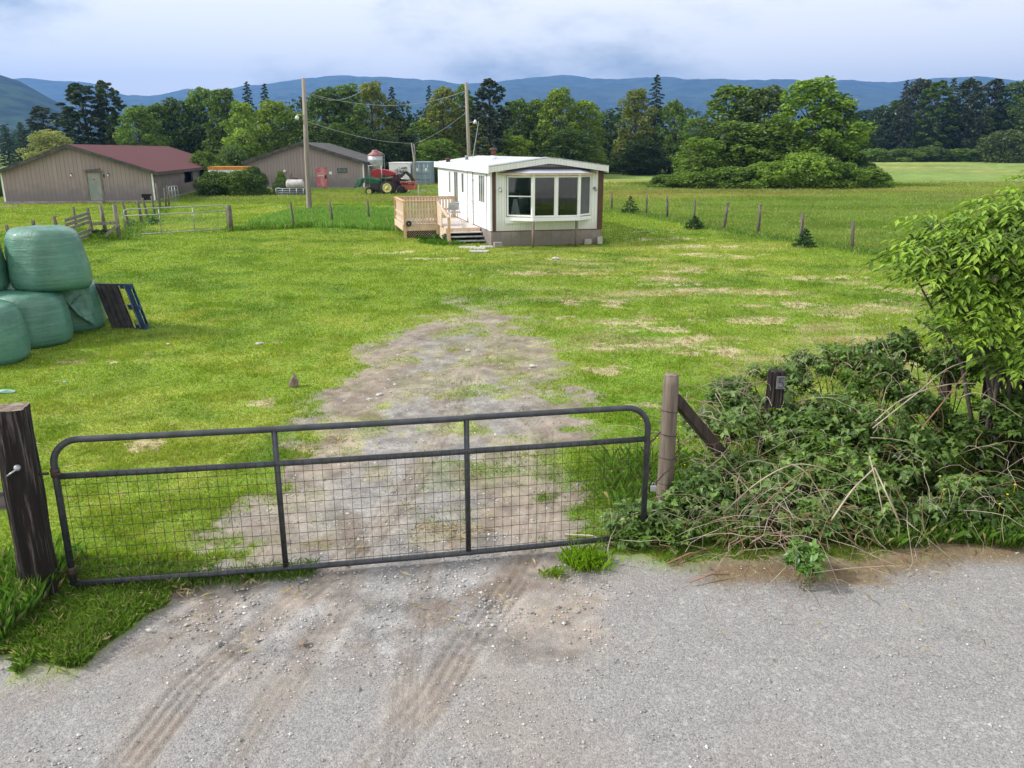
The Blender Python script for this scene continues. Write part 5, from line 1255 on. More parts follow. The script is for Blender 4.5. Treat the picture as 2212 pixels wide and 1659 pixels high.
def proto_conifer(seed, w=6, h=16, size=.4, dens=1.0):
    rng = np.random.default_rng(seed); rs = random.Random(seed)
    root = thing('conifer_tree', '', 'tree')
    lumps = []; mb = MB(); mb.tube([(0, 0, -.5), (0, 0, h * .5), (0, 0, h)], [w * .04, w * .025, .02], 8)
    n = 86
    for i in range(n):
        t = (i / n) ** 1.05; z = h * (.1 + .89 * t); L_ = (w / 2) * (1 - t) ** .8 * rs.uniform(.7, 1.1) + .15; a = i * 2.39996
        for f in (.4, .75, 1.0):
            lumps.append(((math.cos(a) * L_ * f, math.sin(a) * L_ * f, z - L_ * f * .3), (.2 + .42 * (1 - t)) * (1.15 - .4 * f), .5))
        mb.tube([(0, 0, z), (math.cos(a) * L_, math.sin(a) * L_, z - L_ * .3)], [.05, .015], 4)
    mb.build('trunk', MT['bark'], root)
    crownmesh('crown', lumps, 26 * dens, size, rng, root, shell=.2, aspect=.4)
    return root
PR = {'b1': proto_broad(1, base=.1, lumps_n=50), 'b2': proto_broad(2, w=8, h=15, base=.06, lumps_n=56), 'b3': proto_broad(3, w=10, h=13, base=.02, dens=1.1, lumps_n=56), 'tall': proto_broad(4, w=6.5, h=18, base=.12, lumps_n=72, sparse=True, dens=1.2),
      'slim': proto_broad(5, w=4, h=15, base=.12, lumps_n=30, sparse=True), 'con': proto_conifer(6), 'con2': proto_conifer(9, w=7, h=17, dens=1.2), 'shr': proto_broad(8, w=8, h=5.5, base=.0, lumps_n=60, size=.36, dens=1.3)}
PD = {'b1': (9, 14), 'b2': (8, 15), 'b3': (10, 13), 'tall': (6.5, 18), 'slim': (4, 15), 'con': (6, 16), 'con2': (7, 17), 'shr': (8, 5.5)}
used = set()
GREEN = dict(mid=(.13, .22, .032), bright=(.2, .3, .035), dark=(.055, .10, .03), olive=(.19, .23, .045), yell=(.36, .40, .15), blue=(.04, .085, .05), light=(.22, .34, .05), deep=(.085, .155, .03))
def tree(kind, pxc, ytop, width, Y, colr, label, group=None, name=None, zb=None, rot=None):
    if kind != 'shr' and ytop <= 207: ytop -= 18
    if kind != 'shr': width *= 1.12
    X, Z = A(pxc, ytop, Y); zg = tz(X, Y) if zb is None else zb
    pw, phh = PD[kind]; s = width * Y / 1800.0
    o = PR[kind] if kind not in used else copy_tree(PR[kind]); used.add(kind)
    o.name = name or o.name
    o.location = (X, Y, zg); o.rotation_euler = (0, 0, rot if rot is not None else (pxc * .37) % 6.28)
    o.scale = (s / pw, s / pw, max(.5, (Z - zg)) / phh)
    cc = GREEN[colr] if isinstance(colr, str) else colr
    j = random.Random(int(pxc * 3 + Y)); k = j.uniform(.74, 1.02)
    for ch_ in o.children: ch_.color = (cc[0] * k, cc[1] * k, cc[2] * k, 1)
    o['label'] = label; o['category'] = 'tree' if kind != 'shr' else 'shrub'
    if kind == 'shr': o.name = name or 'shrub'
    if group: o['group'] = group
    elif 'group' in o: del o['group']
    return o
TL = 'trees of the line behind the sheds and trailer'
# left side
tree('con', 8, 268, 62, 150, 'blue', 'dark blue green conifer at the very left edge behind the long shed')
tree('con2', 42, 262, 70, 140, 'blue', 'dark pointed conifer second from the left edge')
tree('tall', 88, 228, 84, 150, (.05, .075, .05), 'dull dark tree with a ragged round top behind the pale green one')
tree('b3', 104, 280, 112, 100, 'yell', 'pale yellow green tree right behind the left roof slope of the long shed')
tree('tall', 172, 196, 120, 118, (.05, .085, .035), 'tall dark open tree rising behind the left slope ridge of the red roof', name='tall_open_tree')
tree('tall', 222, 190, 74, 122, (.06, .1, .035), 'tall dark tree with visible trunk just left of the red ridge gap')
tree('slim', 258, 212, 44, 122, 'mid', 'slim thin tree standing in the sky gap above the red roof')
tree('slim', 236, 240, 34, 116, 'deep', 'small slim tree tucked between the tall dark tree and the sky gap')
for i, (k, px, yt, w_, Y, c_, lb) in enumerate([
    ('b1', 292, 228, 96, 112, 'mid', 'round green tree right of the sky gap above the red roof'),
    ('b2', 338, 222, 84, 118, 'mid', 'green tree above the middle of the red roof'),
    ('b3', 380, 213, 110, 120, 'deep', 'broad dark green tree above the right part of the red roof'),
    ('b1', 432, 205, 96, 122, 'mid', 'green tree above the right end of the red roof'),
    ('b2', 478, 206, 90, 118, 'mid', 'green tree left of the light green one by the small shed'),
    ('con', 532, 192, 60, 140, 'blue', 'blue green conifer top behind the trees above the small shed left slope'),
    ('con', 570, 196, 56, 142, 'blue', 'second blue green conifer top right behind the tree line'),
    ('b2', 520, 216, 82, 98, 'light', 'light green tree standing forward at the left end of the small shed'),
    ('b1', 586, 214, 104, 105, 'bright', 'bright rounded tree above the left roof slope of the small shed'),
    ('b3', 630, 238, 120, 100, 'mid', 'bushy green tree right behind the peak of the small shed'),
    ('b1', 700, 204, 110, 112, 'deep', 'dark green tree behind the left utility pole wires'),
    ('b2', 748, 196, 92, 112, 'mid', 'tall green tree above the right slope of the small shed'),
    ('b3', 700, 262, 120, 98, 'deep', 'low dark bushy tree behind the right slope of the small shed'),
    ('b1', 800, 192, 96, 116, 'olive', 'yellowish olive tree above the silo'),
    ('con2', 846, 203, 66, 120, 'dark', 'dark conifer with a bare stem at the edge of the mountain gap'),
    ('b3', 800, 280, 120, 100, 'dark', 'dark low tree behind the silo'),
    ('b2', 866, 286, 110, 104, 'dark', 'dark low tree behind the white container'),
    ('b1', 912, 262, 100, 108, 'mid', 'lower green tree filling the mountain gap above the containers'),
    ('con', 926, 200, 44, 130, 'blue', 'dark conifer top at the right side of the mountain gap'),
    ('b2', 956, 202, 88, 112, 'olive', 'yellow green tree left of the right utility pole'),
    ('tall', 1000, 198, 60, 118, 'mid', 'thin green tree directly behind the right utility pole'),
    ('b3', 948, 300, 110, 100, 'mid', 'low bright shrubby tree above the left end of the trailer roof'),
    ('tall', 1058, 186, 88, 108, (.045, .07, .04), 'tall dark cottonwood with a thick trunk above the trailer roof'),
    ('slim', 1030, 262, 52, 104, 'olive', 'small olive tree beneath the floodlight above the trailer roof'),
    ('b1', 1120, 213, 84, 118, 'mid', 'green tree right of the tall dark cottonwood'),
    ('b2', 1160, 212, 84, 120, 'mid', 'green tree above the trailer flue, right of it'),
    ('b3', 1105, 290, 100, 108, 'bright', 'low bright tree behind the trailer flue'),
    ('b1', 1208, 205, 96, 116, 'bright', 'bright green tree above the peak of the trailer roof'),
    ('b2', 1262, 214, 96, 118, 'bright', 'yellow green tree above the right half of the trailer roof'),
    ('b3', 1230, 280, 140, 110, 'deep', 'low dark green tree behind the right half of the trailer roof'),
    ('slim', 1310, 236, 46, 150, (.07, .13, .05), 'thin pale tree in the gap right of the trailer roof'),
    ('slim', 1334, 228, 40, 152, (.07, .12, .05), 'second thin pale tree in the gap, with a bare top'),
    ('b2', 1322, 285, 90, 140, 'blue', 'low bluish tree filling the gap right of the trailer'),
    ('b2', 1376, 207, 84, 128, 'olive', 'green tree with pale bare stem left of the dark conifer'),
    ('con2', 1420, 176, 84, 130, 'dark', 'large very dark conifer in the middle right of the tree line'),
    ('b1', 1458, 215, 66, 126, 'mid', 'green tree leaning on the right side of the large dark conifer'),
    ('b3', 1390, 300, 110, 124, 'dark', 'low dark tree below the large dark conifer'),
    ('b2', 1470, 290, 70, 128, 'deep', 'low tree at the left of the far gap with a glimpse of roofs'),
    ('b1', 1512, 252, 64, 230, (.05, .09, .06), 'far bluish tree seen in the mountain gap left of the big thicket'),
    ('b2', 1545, 262, 60, 230, (.05, .09, .06), 'second far bluish tree in the mountain gap')]):
    tree(k, px, yt, w_, Y, c_, lb, TL)
# right thicket
tree('b2', 1585, 198, 150, 92, 'mid', 'tall green tree at the left of the big thicket in the field')
tree('b1', 1662, 203, 150, 90, (.12, .18, .05), 'grey green tree in the middle of the big thicket')
tree('b3', 1600, 262, 190, 86, (.17, .27, .045), 'broad lower green tree at the front left of the big thicket')
tree('b3', 1512, 296, 112, 84, (.18, .3, .04), 'small bushy green tree at the left foot of the big thicket')
tree('slim', 1490, 305, 48, 80, 'light', 'young tree with a white stem before the left foot of the thicket')
tree('b1', 1765, 184, 180, 84, (.18, .3, .035), 'largest bright maple at the right of the big thicket')
tree('b2', 1815, 212, 120, 86, 'deep', 'dark shaded tree at the right flank of the big thicket')
tree('b3', 1720, 282, 180, 83, (.13, .22, .035), 'low leafy tree below the largest maple')
for i, (px, yt, w_, Y, c_, lb) in enumerate([(1440, 378, 90, 80, (.15, .26, .04), 'low bramble mound at the left tip of the thicket'), (1500, 372, 110, 79, (.18, .3, .04), 'low bramble mound under the white stemmed young tree'), (1580, 362, 130, 78.5, (.16, .27, .04), 'bramble mound at the front left of the thicket'),
      (1660, 352, 130, 78.5, (.19, .31, .04), 'bright bramble mound at the middle front of the thicket'), (1740, 332, 140, 78.5, (.21, .34, .045), 'tallest bright bramble mound before the large maple'), (1815, 352, 120, 79.5, (.16, .27, .04), 'bramble mound right of the tallest one'),
      (1870, 362, 110, 80.5, (.15, .26, .04), 'low bramble mound toward the right end of the thicket'), (1905, 376, 60, 81, (.15, .26, .04), 'lowest bramble mound at the right tip of the thicket'), (1850, 338, 80, 84, 'deep', 'dark bush behind the right bramble mounds')]):
    tree('shr', px, yt, w_, Y, c_, lb, 'bramble mounds round the thicket', name='bramble_mound')
# right forest
FK = [('b1', 'broad'), ('b2', 'upright'), ('tall', 'tall open'), ('con2', 'dark pointed'), ('b3', 'wide')]
rf = [(1868, 236, 70, 'b2', (.05, .1, .045), 'bluish upright tree just right of the big thicket'), (1905, 226, 70, 'b1', (.05, .1, .045), 'bluish rounded tree second in the right forest edge'), (1895, 285, 60, 'b3', 'deep', 'low tree before the pale gap in the right forest'),
      (1945, 215, 76, 'b2', 'deep', 'dark green tree left of the forest gap'), (1960, 188, 60, 'con2', (.045, .07, .05), 'dark conifer in the left part of the right forest'), (1992, 186, 84, 'b1', (.05, .07, .035), 'brownish dark tree in the right forest'),
      (2030, 190, 80, 'tall', 'deep', 'tall open tree in the middle of the right forest'), (2062, 184, 66, 'con', 'dark', 'narrow dark conifer in the middle of the right forest'), (2060, 262, 90, 'b3', (.06, .11, .035), 'lower round tree in the middle of the right forest edge'),
      (2100, 186, 84, 'b2', (.055, .085, .035), 'dark upright tree in the right half of the forest'), (2128, 250, 60, 'b1', 'mid', 'small green tree before the trunks of the right forest'), (2150, 186, 78, 'tall', (.05, .07, .04), 'tall dark open tree near the right edge'),
      (2172, 226, 66, 'b1', (.07, .15, .05), 'lighter green tree near the right edge of the forest'), (2205, 190, 90, 'b2', 'deep', 'dark tree at the very right edge of the forest'), (2250, 186, 90, 'b1', 'deep', 'dark forest tree just past the right edge'), (1985, 282, 80, 'b3', 'mid', 'low green tree at the foot of the right forest, left part'),
      (2095, 290, 80, 'b3', 'deep', 'low dark tree at the foot of the right forest, right part'), (2020, 296, 70, 'b3', 'mid', 'low green tree at the foot of the right forest, centre')]
for px, yt, w_, k, c_, lb in rf: tree(k, px, yt, w_, 205 + (px % 7) * 3, c_, lb, 'trees of the far right forest')
tree('shr', 2175, 284, 100, 190, (.10, .15, .04), 'large rounded willow bush before the right forest', name='rounded_bush')
for i, (px, yt, w_, lb) in enumerate([(1890, 322, 90, 'low bush at the left foot of the right forest'), (1950, 322, 90, 'low bush below the forest gap'), (2010, 318, 90, 'bright low bush at the middle foot of the forest'), (2075, 322, 100, 'low bush at the foot of the forest before the pale trunks'), (2120, 320, 70, 'low bush left of the large rounded bush')]):
    tree('shr', px, yt, w_, 196 + i, (.11, .19, .04) if i == 2 else 'mid', lb, 'low bushes at the forest foot')
# ivy bush between the sheds and small bushes near the sheds
for i, (px, yt, w_, Y, c_, lb) in enumerate([(470, 372, 90, 66, 'deep', 'dark leafy bramble bush at the corner of the long shed'), (515, 370, 78, 65.5, 'mid', 'leafy bush between the two sheds'), (545, 362, 54, 66.5, 'deep', 'bush climbing the left end of the small shed'),
      (440, 330, 90, 76, 'mid', 'bush hanging over the far end of the red roof'), (500, 318, 90, 82, (.13, .22, .05), 'light green bush behind the box trailer'), (548, 380, 60, 65.8, 'deep', 'low bush before the left corner of the small shed'), (606, 386, 34, 66.6, (.1, .17, .05), 'small weedy bush beside the feeder'),
      (606, 372, 24, 67.5, 'mid', 'small bush under the lamp of the small shed'), (942, 352, 46, 92, 'mid', 'green bush right of the blue container'), (790, 352, 34, 84, 'mid', 'green bush behind the corner of the small shed'), (8, 378, 60, 64, 'mid', 'bush left of the long shed')]):
    tree('shr', px, yt, w_, Y, c_, lb, name='bush')
# undergrowth masses (stuff)
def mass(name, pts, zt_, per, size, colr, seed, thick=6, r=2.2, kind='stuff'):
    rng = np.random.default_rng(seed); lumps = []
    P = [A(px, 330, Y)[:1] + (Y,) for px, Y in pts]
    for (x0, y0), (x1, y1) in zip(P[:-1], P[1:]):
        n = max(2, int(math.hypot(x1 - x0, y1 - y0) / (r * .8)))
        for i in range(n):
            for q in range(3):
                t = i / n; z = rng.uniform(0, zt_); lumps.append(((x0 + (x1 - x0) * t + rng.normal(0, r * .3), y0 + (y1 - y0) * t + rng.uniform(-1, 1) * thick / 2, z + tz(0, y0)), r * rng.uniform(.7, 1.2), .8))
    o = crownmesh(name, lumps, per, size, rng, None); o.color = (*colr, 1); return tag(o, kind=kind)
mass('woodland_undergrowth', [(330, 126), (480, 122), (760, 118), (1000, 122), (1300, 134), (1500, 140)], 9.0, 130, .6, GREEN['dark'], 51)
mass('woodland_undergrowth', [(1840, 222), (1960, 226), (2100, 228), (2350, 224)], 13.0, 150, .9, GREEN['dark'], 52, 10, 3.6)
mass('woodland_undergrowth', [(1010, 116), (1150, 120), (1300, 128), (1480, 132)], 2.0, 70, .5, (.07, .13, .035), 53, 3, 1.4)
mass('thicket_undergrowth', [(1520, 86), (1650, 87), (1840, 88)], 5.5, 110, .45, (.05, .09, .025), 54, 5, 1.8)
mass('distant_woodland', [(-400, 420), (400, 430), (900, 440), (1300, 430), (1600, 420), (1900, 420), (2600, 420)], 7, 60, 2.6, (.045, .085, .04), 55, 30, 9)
# glimpse of pale farm roofs through the forest
for px, py, Y, w_, lb in ((1930, 243, 300, 12, 'white building glimpsed through the gap in the right forest'), ):
    X, Z = A(px, py, Y); b = thing('far_building', lb, 'building', (X, Y, 1.6))
    MB().box(-w_ * .3, 0, 0, w_ * .3, 8, Z - 1.6).build('wall', MT['white'], b); MB().prism([(-w_ * .33, -.3, Z - 1.6), (w_ * .33, -.3, Z - 1.6), (0, -.3, Z + .6)], (0, 8.6, 0)).build('roof', MT['galv'], b)
# small conifers by the fence
def sapling(px, py, h_, w_, c_, lb, sd=3):
    rng = np.random.default_rng(sd); x, y = G(px, py); root = thing('fir_sapling', lb, 'sapling', (x, y, tz(x, y)), 0, 'small firs along the right fence')
    lumps = []; mb = MB(); mb.tube([(0, 0, -.05), (0, 0, h_)], [.02, .006], 6)
    for i in range(26):
        t = i / 26; z = h_ * (.1 + .88 * t); L_ = w_ / 2 * (1 - t) ** .7; a = i * 2.4
        for f in (.5, 1): lumps.append(((math.cos(a) * L_ * f, math.sin(a) * L_ * f, z - L_ * f * .1), .05 + .1 * w_ * (1 - t), .6))
        mb.tube([(0, 0, z), (math.cos(a) * L_, math.sin(a) * L_, z)], [.008, .003], 4)
    mb.build('trunk', MT['bark'], root); cm = crownmesh('crown', lumps, 30, .09, rng, root, shell=.2, aspect=.35); cm.color = (*c_, 1)
sapling(1361, 462, 1.0, 1.0, (.045, .09, .03), 'spiky little fir standing between the first two right fence posts', 3)
sapling(1500, 494, .62, .9, (.035, .085, .025), 'low dark fir sapling beside the fourth right fence post', 4)
sapling(1737, 536, .72, .75, (.04, .1, .03), 'rounded dark fir sapling at the seventh right fence post', 5)
# weeds at home skirt and deck
def weeds(name, lb, pts, r, n, size, c_, sd, z=.15, group=None):
    rng = np.random.default_rng(sd); lumps = []
    for px, py in pts:
        x, y = G(px, py); lumps += [((x + rng.normal(0, r * .5), y + rng.normal(0, r * .4), z * rng.uniform(.5, 1.5)), r * rng.uniform(.6, 1.1), .8) for _ in range(2)]
    root = thing(name, lb, 'plant', (0, 0, 0), 0, group); cx = np.mean([l[0][0] for l in lumps]); cy = np.mean([l[0][1] for l in lumps]); root.location = (cx, cy, 0)
    lumps = [((l[0][0] - cx, l[0][1] - cy, l[0][2]), l[1], l[2]) for l in lumps]
    o = crownmesh('leaves', lumps, n, size, rng, root); o.color = (*c_, 1)
    mb = MB()
    for l in lumps: mb.tube([(l[0][0], l[0][1], -.03), l[0]], [.008, .004], 4)
    mb.build('stems', MT['canegreen'], root)
weeds('leafy_weed', 'leafy dark weeds against the skirt between the two bay posts', [(1150, 524), (1170, 523), (1190, 524), (1215, 524)], .22, 90, .09, (.05, .12, .03), 3)
weeds('leafy_weed', 'leafy weeds at the skirt left of the first bay post', [(1085, 529), (1105, 528), (1125, 527)], .18, 80, .08, (.07, .15, .03), 4)
weeds('leafy_weed', 'leafy weeds at the skirt by the right corner of the trailer', [(1255, 523), (1275, 522)], .16, 70, .08, (.07, .15, .03), 5)
weeds('leafy_weed', 'dense green weeds before the deck lattice', [(915, 524), (940, 523), (965, 523)], .2, 110, .09, (.07, .16, .025), 6)
weeds('leafy_weed', 'dark weed clump at the foot of the plank gate brace', [(215, 512), (230, 514), (240, 513)], .25, 90, .12, (.04, .09, .02), 7)
weeds('leafy_weed', 'round green weed clump in the paddock left of the galvanised gate', [(300, 489), (322, 487)], .35, 90, .14, (.09, .19, .03), 8)

# ================================================================== BRAMBLES BY THE ROAD
def leaflet3(P, size, rng):
    """bramble leaf: three broad folded leaflets round each point"""
    n = len(P); out = []
    base = rng.uniform(0, 2 * np.pi, n); nz = rng.normal(0, .45, (n, 2))
    for k in range(3):
        a = base + (k - 1) * 1.05; d = np.stack([np.cos(a), np.sin(a), nz[:, 0] * np.cos(a) + nz[:, 1] * np.sin(a) - .12], 1)
        s = np.stack([-np.sin(a), np.cos(a), -nz[:, 0] * np.sin(a) + nz[:, 1] * np.cos(a)], 1)
        L = (size * rng.uniform(.7, 1.25, n))[:, None] * (1.15 if k == 1 else .95); up = np.array([0, 0, 1.0])
        p0 = P + d * L * .12; p1 = P + d * L * .55 + s * L * .34 + up * L * .10; p2 = P + d * L * 1.15 - up * L * .1; p3 = P + d * L * .55 - s * L * .34 + up * L * .10; pm = P + d * L * .55
        V = np.stack([p0, p1, p2, pm, p0, pm, p2, p3], 1); out.append(V.reshape(-1, 3))
    V = np.concatenate(out); return V, np.arange(len(V)).reshape(-1, 4)
def caneline(rs, p, az, L_, rise, droop, n=9, wob=.05):
    pts = []; x, y, z = p
    for i in range(n + 1):
        t = i / n; pts.append((x + math.cos(az) * L_ * t + rs.uniform(-wob, wob) * t, y + math.sin(az) * L_ * t + rs.uniform(-wob, wob) * t, max(.01, z + rise * math.sin(min(1, t * 1.05) * math.pi * .62) - droop * t * t)))
    return pts
def bramble(label, lumps, nleaf, col_, seed, ncane=25, ndead=30, heroes=(), size=.055, dead_h=1.0):
    rng = np.random.default_rng(seed); rs = random.Random(seed)
    cx = sum(l[0][0] for l in lumps) / len(lumps); cy = sum(l[0][1] for l in lumps) / len(lumps)
    root = thing('bramble_bush', label, 'bramble', (cx, cy, 0))
    Ps = []; T = []
    tot = sum(l[1] ** 2 for l in lumps)
    for (c_, r, sq) in lumps:
        n = int(nleaf * r * r / tot); d = rng.normal(size=(n, 3)); d /= np.linalg.norm(d, axis=1)[:, None]; d[:, 2] = np.where(d[:, 2] < -.2, np.abs(d[:, 2]), d[:, 2])
        rho = r * (.35 + .72 * rng.random(n) ** .55) * (1 + .5 * (fbm(d[:, 0] * 4 + c_[0] * 3, d[:, 1] * 4 + d[:, 2] * 4, 1.3, 3, seed) - .5) * 2)
        P = np.array(c_) + d * rho[:, None] * np.array([1, 1, sq]); P[:, 2] = np.maximum(P[:, 2], .03 + .1 * rng.random(n)); Ps.append(P)
        T.append(np.clip(rng.uniform(0, .35) + .65 * rng.random(n), 0, 1))
    P = np.concatenate(Ps); T = np.concatenate(T)
    hole = fbm(P[:, 0] * 2 + P[:, 2] * 2.3, P[:, 1] * 1.2 + P[:, 2] * 2, 1.7, 3, seed + 5) > .40 + .12 * sstep(.7, 1.3, P[:, 2])
    P, T = P[hole], T[hole]; P[:, 0] -= cx; P[:, 1] -= cy
    V, Fc = leaflet3(P, size, rng)
    o = npmesh('leaves', V, Fc, MT['leafnear'], root, attrs={'tint': np.tile(np.repeat(T, 8), 3)}); o.color = (*col_, 1)
    mg = MB(); md = MB(); mr = MB()
    for i in range(ncane):
        (c_, r, sq) = rs.choice(lumps); a = rs.uniform(0, 6.28)
        p = (c_[0] + rs.uniform(-r, r) * .5 - cx, c_[1] + rs.uniform(-r, r) * .4 - cy, .0); L_ = rs.uniform(.5, 1.3) * r * 1.6
        mg.tube(caneline(rs, p, a, L_, c_[2] + r * rs.uniform(.6, 1.1), rs.uniform(.1, .6)), [.007] * 5 + [.005] * 5, 5, cap=False)
    mg.build('green_canes', MT['canegreen'], root)
    for i in range(ndead):
        (c_, r, sq) = rs.choice(lumps); a = rs.uniform(0, 6.28); tgt = md if rs.random() < .6 else mr
        z0_ = rs.uniform(0, c_[2] + r * .5) * dead_h
        p = (c_[0] + rs.uniform(-r, r) * .9 - cx, c_[1] - abs(rs.gauss(0, r * .5)) - cy, z0_)
        pts = caneline(rs, p, a, rs.uniform(.3, 1.2), rs.uniform(-.1, .5), rs.uniform(0, .6), 8, .06); q = rs.uniform(.0016, .0034)
        tgt.tube(pts, [q] * 5 + [q * .6] * 4, 5, cap=False)
        if rs.random() < .6:
            b_ = pts[rs.randrange(3, 7)]; tgt.tube(caneline(rs, b_, a + rs.choice((-1, 1)) * rs.uniform(.4, 1.1), rs.uniform(.15, .4), rs.uniform(-.1, .15), .05, 4, .03), q * .6, 4, cap=False)
    for i in range(ndead // 3):
        (c_, r, sq) = rs.choice(lumps); a = rs.uniform(0, 6.28); p = (c_[0] + rs.uniform(-r, r) - cx, c_[1] + rs.uniform(-r, r) * .6 - cy, c_[2] + r * .2)
        md.tube(caneline(rs, p, a, rs.uniform(.1, .5), rs.uniform(.15, .5), rs.uniform(0, .2), 6, .03), rs.uniform(.0018, .003), 4, cap=False)
    tag(md.build('dead_twigs', MT['cane'], root), kind='stuff'); tag(mr.build('dead_twigs', MT['canered'], root), kind='stuff')
    for (pp, rad_, mk) in heroes:
        P_ = [Vector(wp(px, py, Y)) - Vector((cx, cy, 0)) for px, py, Y in pp]
        # smooth the chain
        Q = []
        for i in range(len(P_) - 1):
            a_, b_ = P_[i], P_[i + 1]; am = P_[max(0, i - 1)]; bp = P_[min(len(P_) - 1, i + 2)]
            for k in range(6):
                t = k / 6; Q.append(.5 * ((2 * a_) + (b_ - am) * t + (2 * am - 5 * a_ + 4 * b_ - bp) * t * t + (3 * a_ - am - 3 * b_ + bp) * t ** 3))
        Q.append(P_[-1]); m_ = len(Q)
        MB().tube(Q, [rad_ * .78 * (1 - .45 * i / m_) for i in range(m_)], 6).build('dead_cane', MT[mk], root)
    return root
def Lm(px, py, Y, r, sq=.8): X, Z = A(px, py, Y); return ((X, Y, max(.08, Z)), r, sq)
DK = (.125, .215, .05); MD = (.14, .245, .05)
bramble('low leafy bramble bush at the foot of the round brown gate post', [Lm(1350, 1130, 6.95, .2), Lm(1400, 1140, 7.0, .28), Lm(1450, 1110, 7.2, .3), Lm(1500, 1080, 7.35, .34), Lm(1440, 1180, 6.85, .22), Lm(1370, 1170, 6.8, .2), Lm(1540, 1130, 7.1, .26)], 4300, (.14, .25, .05), 11, 14, 10, size=.05)
bramble('bramble bush behind the leaning dark brace, with grey dead twigs on its top', [Lm(1600, 960, 8.0, .42), Lm(1600, 1030, 7.7, .34), Lm(1660, 900, 8.6, .36), Lm(1620, 1050, 7.6, .36), Lm(1530, 930, 8.4, .26), Lm(1560, 870, 8.8, .2), Lm(1700, 830, 9.1, .34), Lm(1640, 840, 9.2, .3), Lm(1580, 850, 9.3, .24), Lm(1760, 800, 9.4, .34)], 4600, DK, 12, 22, 210,
        heroes=[([(1475, 895, 8.0), (1530, 900, 8.0), (1590, 925, 7.9), (1650, 960, 7.8)], .008, 'cane'), ([(1490, 860, 8.6), (1540, 880, 8.4), (1600, 930, 8.0), (1690, 975, 7.8)], .007, 'canered'), ([(1545, 850, 8.7), (1570, 905, 8.4), (1560, 985, 7.9)], .006, 'cane'), ([(1530, 1010, 7.6), (1575, 975, 7.7)], .007, 'cane')])
bramble('large bramble bush under the number post with long bare arching canes', [Lm(1720, 960, 8.0, .42), Lm(1760, 1030, 7.5, .42), Lm(1680, 1080, 7.2, .34), Lm(1790, 930, 8.2, .36), Lm(1800, 850, 8.8, .34), Lm(1840, 1060, 7.4, .4), Lm(1740, 1120, 7.0, .3), Lm(1860, 960, 8.0, .4), Lm(1640, 1120, 6.95, .26), Lm(1830, 800, 9.2, .34), Lm(1690, 1140, 6.85, .24), Lm(1600, 1150, 6.85, .2)], 7600, MD, 13, 30, 170,
        heroes=[([(1560, 1110, 6.9), (1640, 1040, 6.9), (1720, 1003, 6.9), (1800, 1020, 6.9), (1870, 1060, 6.9)], .008, 'cane'), ([(1590, 1150, 6.8), (1650, 1090, 6.8), (1720, 1030, 6.8), (1760, 1010, 6.9)], .008, 'canered'),
                ([(1700, 1000, 6.9), (1740, 1020, 6.85), (1780, 1080, 6.8), (1800, 1130, 6.75)], .007, 'cane'), ([(1795, 1125, 6.6), (1840, 1060, 6.7), (1880, 1020, 6.8), (1890, 1010, 6.8)], .011, 'cane'), ([(1890, 1012, 6.8), (1912, 1060, 6.6), (1940, 1124, 6.5)], .01, 'cane'), ([(1878, 985, 6.9), (1895, 1050, 6.7), (1908, 1112, 6.6)], .01, 'cane'),
                ([(1730, 860, 8.4), (1745, 900, 8.2), (1790, 960, 8.0), (1800, 990, 7.8)], .006, 'cane'), ([(1640, 1110, 6.8), (1690, 1160, 6.6), (1700, 1210, 6.35)], .006, 'canered')])
bramble('bramble bush with a tall pale cane sweeping up toward the elder bush', [Lm(1930, 900, 8.3, .4), Lm(1900, 830, 8.9, .36), Lm(1960, 980, 7.9, .42), Lm(1920, 1070, 7.4, .36), Lm(2010, 1050, 7.5, .4), Lm(1990, 880, 8.5, .36), Lm(1990, 790, 9.0, .36), Lm(1880, 790, 9.3, .32), Lm(1940, 770, 9.3, .3), Lm(2010, 740, 9.1, .3), Lm(1960, 1120, 7.1, .3), Lm(1860, 1130, 7.0, .26)], 8400, DK, 14, 30, 90,
        heroes=[([(1880, 920, 7.8), (1950, 862, 7.9), (2040, 832, 8.0), (2110, 828, 8.0)], .01, 'cane'), ([(1885, 925, 7.7), (1980, 850, 7.8), (2060, 790, 7.9), (2200, 755, 8.0)], .008, 'cane'), ([(1960, 960, 7.7), (2020, 890, 7.8), (2090, 800, 8.0)], .01, 'canered'), ([(1905, 740, 8.9), (1935, 800, 8.8), (1950, 860, 8.6)], .006, 'cane'), ([(1920, 755, 9.0), (1900, 700, 9.1)], .004, 'cane'), ([(1880, 945, 7.6), (1960, 955, 7.6), (2030, 1000, 7.5)], .007, 'cane')])
bramble('dark bramble bush at the right edge below the elder leaves', [Lm(2080, 960, 8.1, .44), Lm(2140, 900, 8.3, .42), Lm(2190, 980, 8.0, .44), Lm(2080, 1080, 7.5, .36), Lm(2160, 1090, 7.4, .4), Lm(2100, 850, 8.7, .4), Lm(2200, 840, 8.6, .42), Lm(2260, 1000, 8.0, .45), Lm(2060, 800, 9.0, .36), Lm(2260, 900, 8.3, .45), Lm(2290, 1080, 7.5, .4), Lm(2080, 740, 8.9, .32), Lm(2060, 1130, 7.1, .3), Lm(2180, 1140, 7.0, .3), Lm(2120, 780, 8.8, .34)], 9000, (.10, .18, .035), 15, 30, 40,
        heroes=[([(2070, 860, 7.9), (2120, 850, 7.8), (2212, 905, 7.6)], .006, 'cane')])
bramble('small leafy bramble sprig creeping out onto the road', [Lm(1735, 1180, 6.35, .12), Lm(1725, 1215, 6.15, .11), Lm(1750, 1235, 6.0, .09), Lm(1765, 1140, 6.7, .15), Lm(1755, 1208, 6.2, .09)], 420, (.11, .24, .035), 16, 6, 4, size=.045)
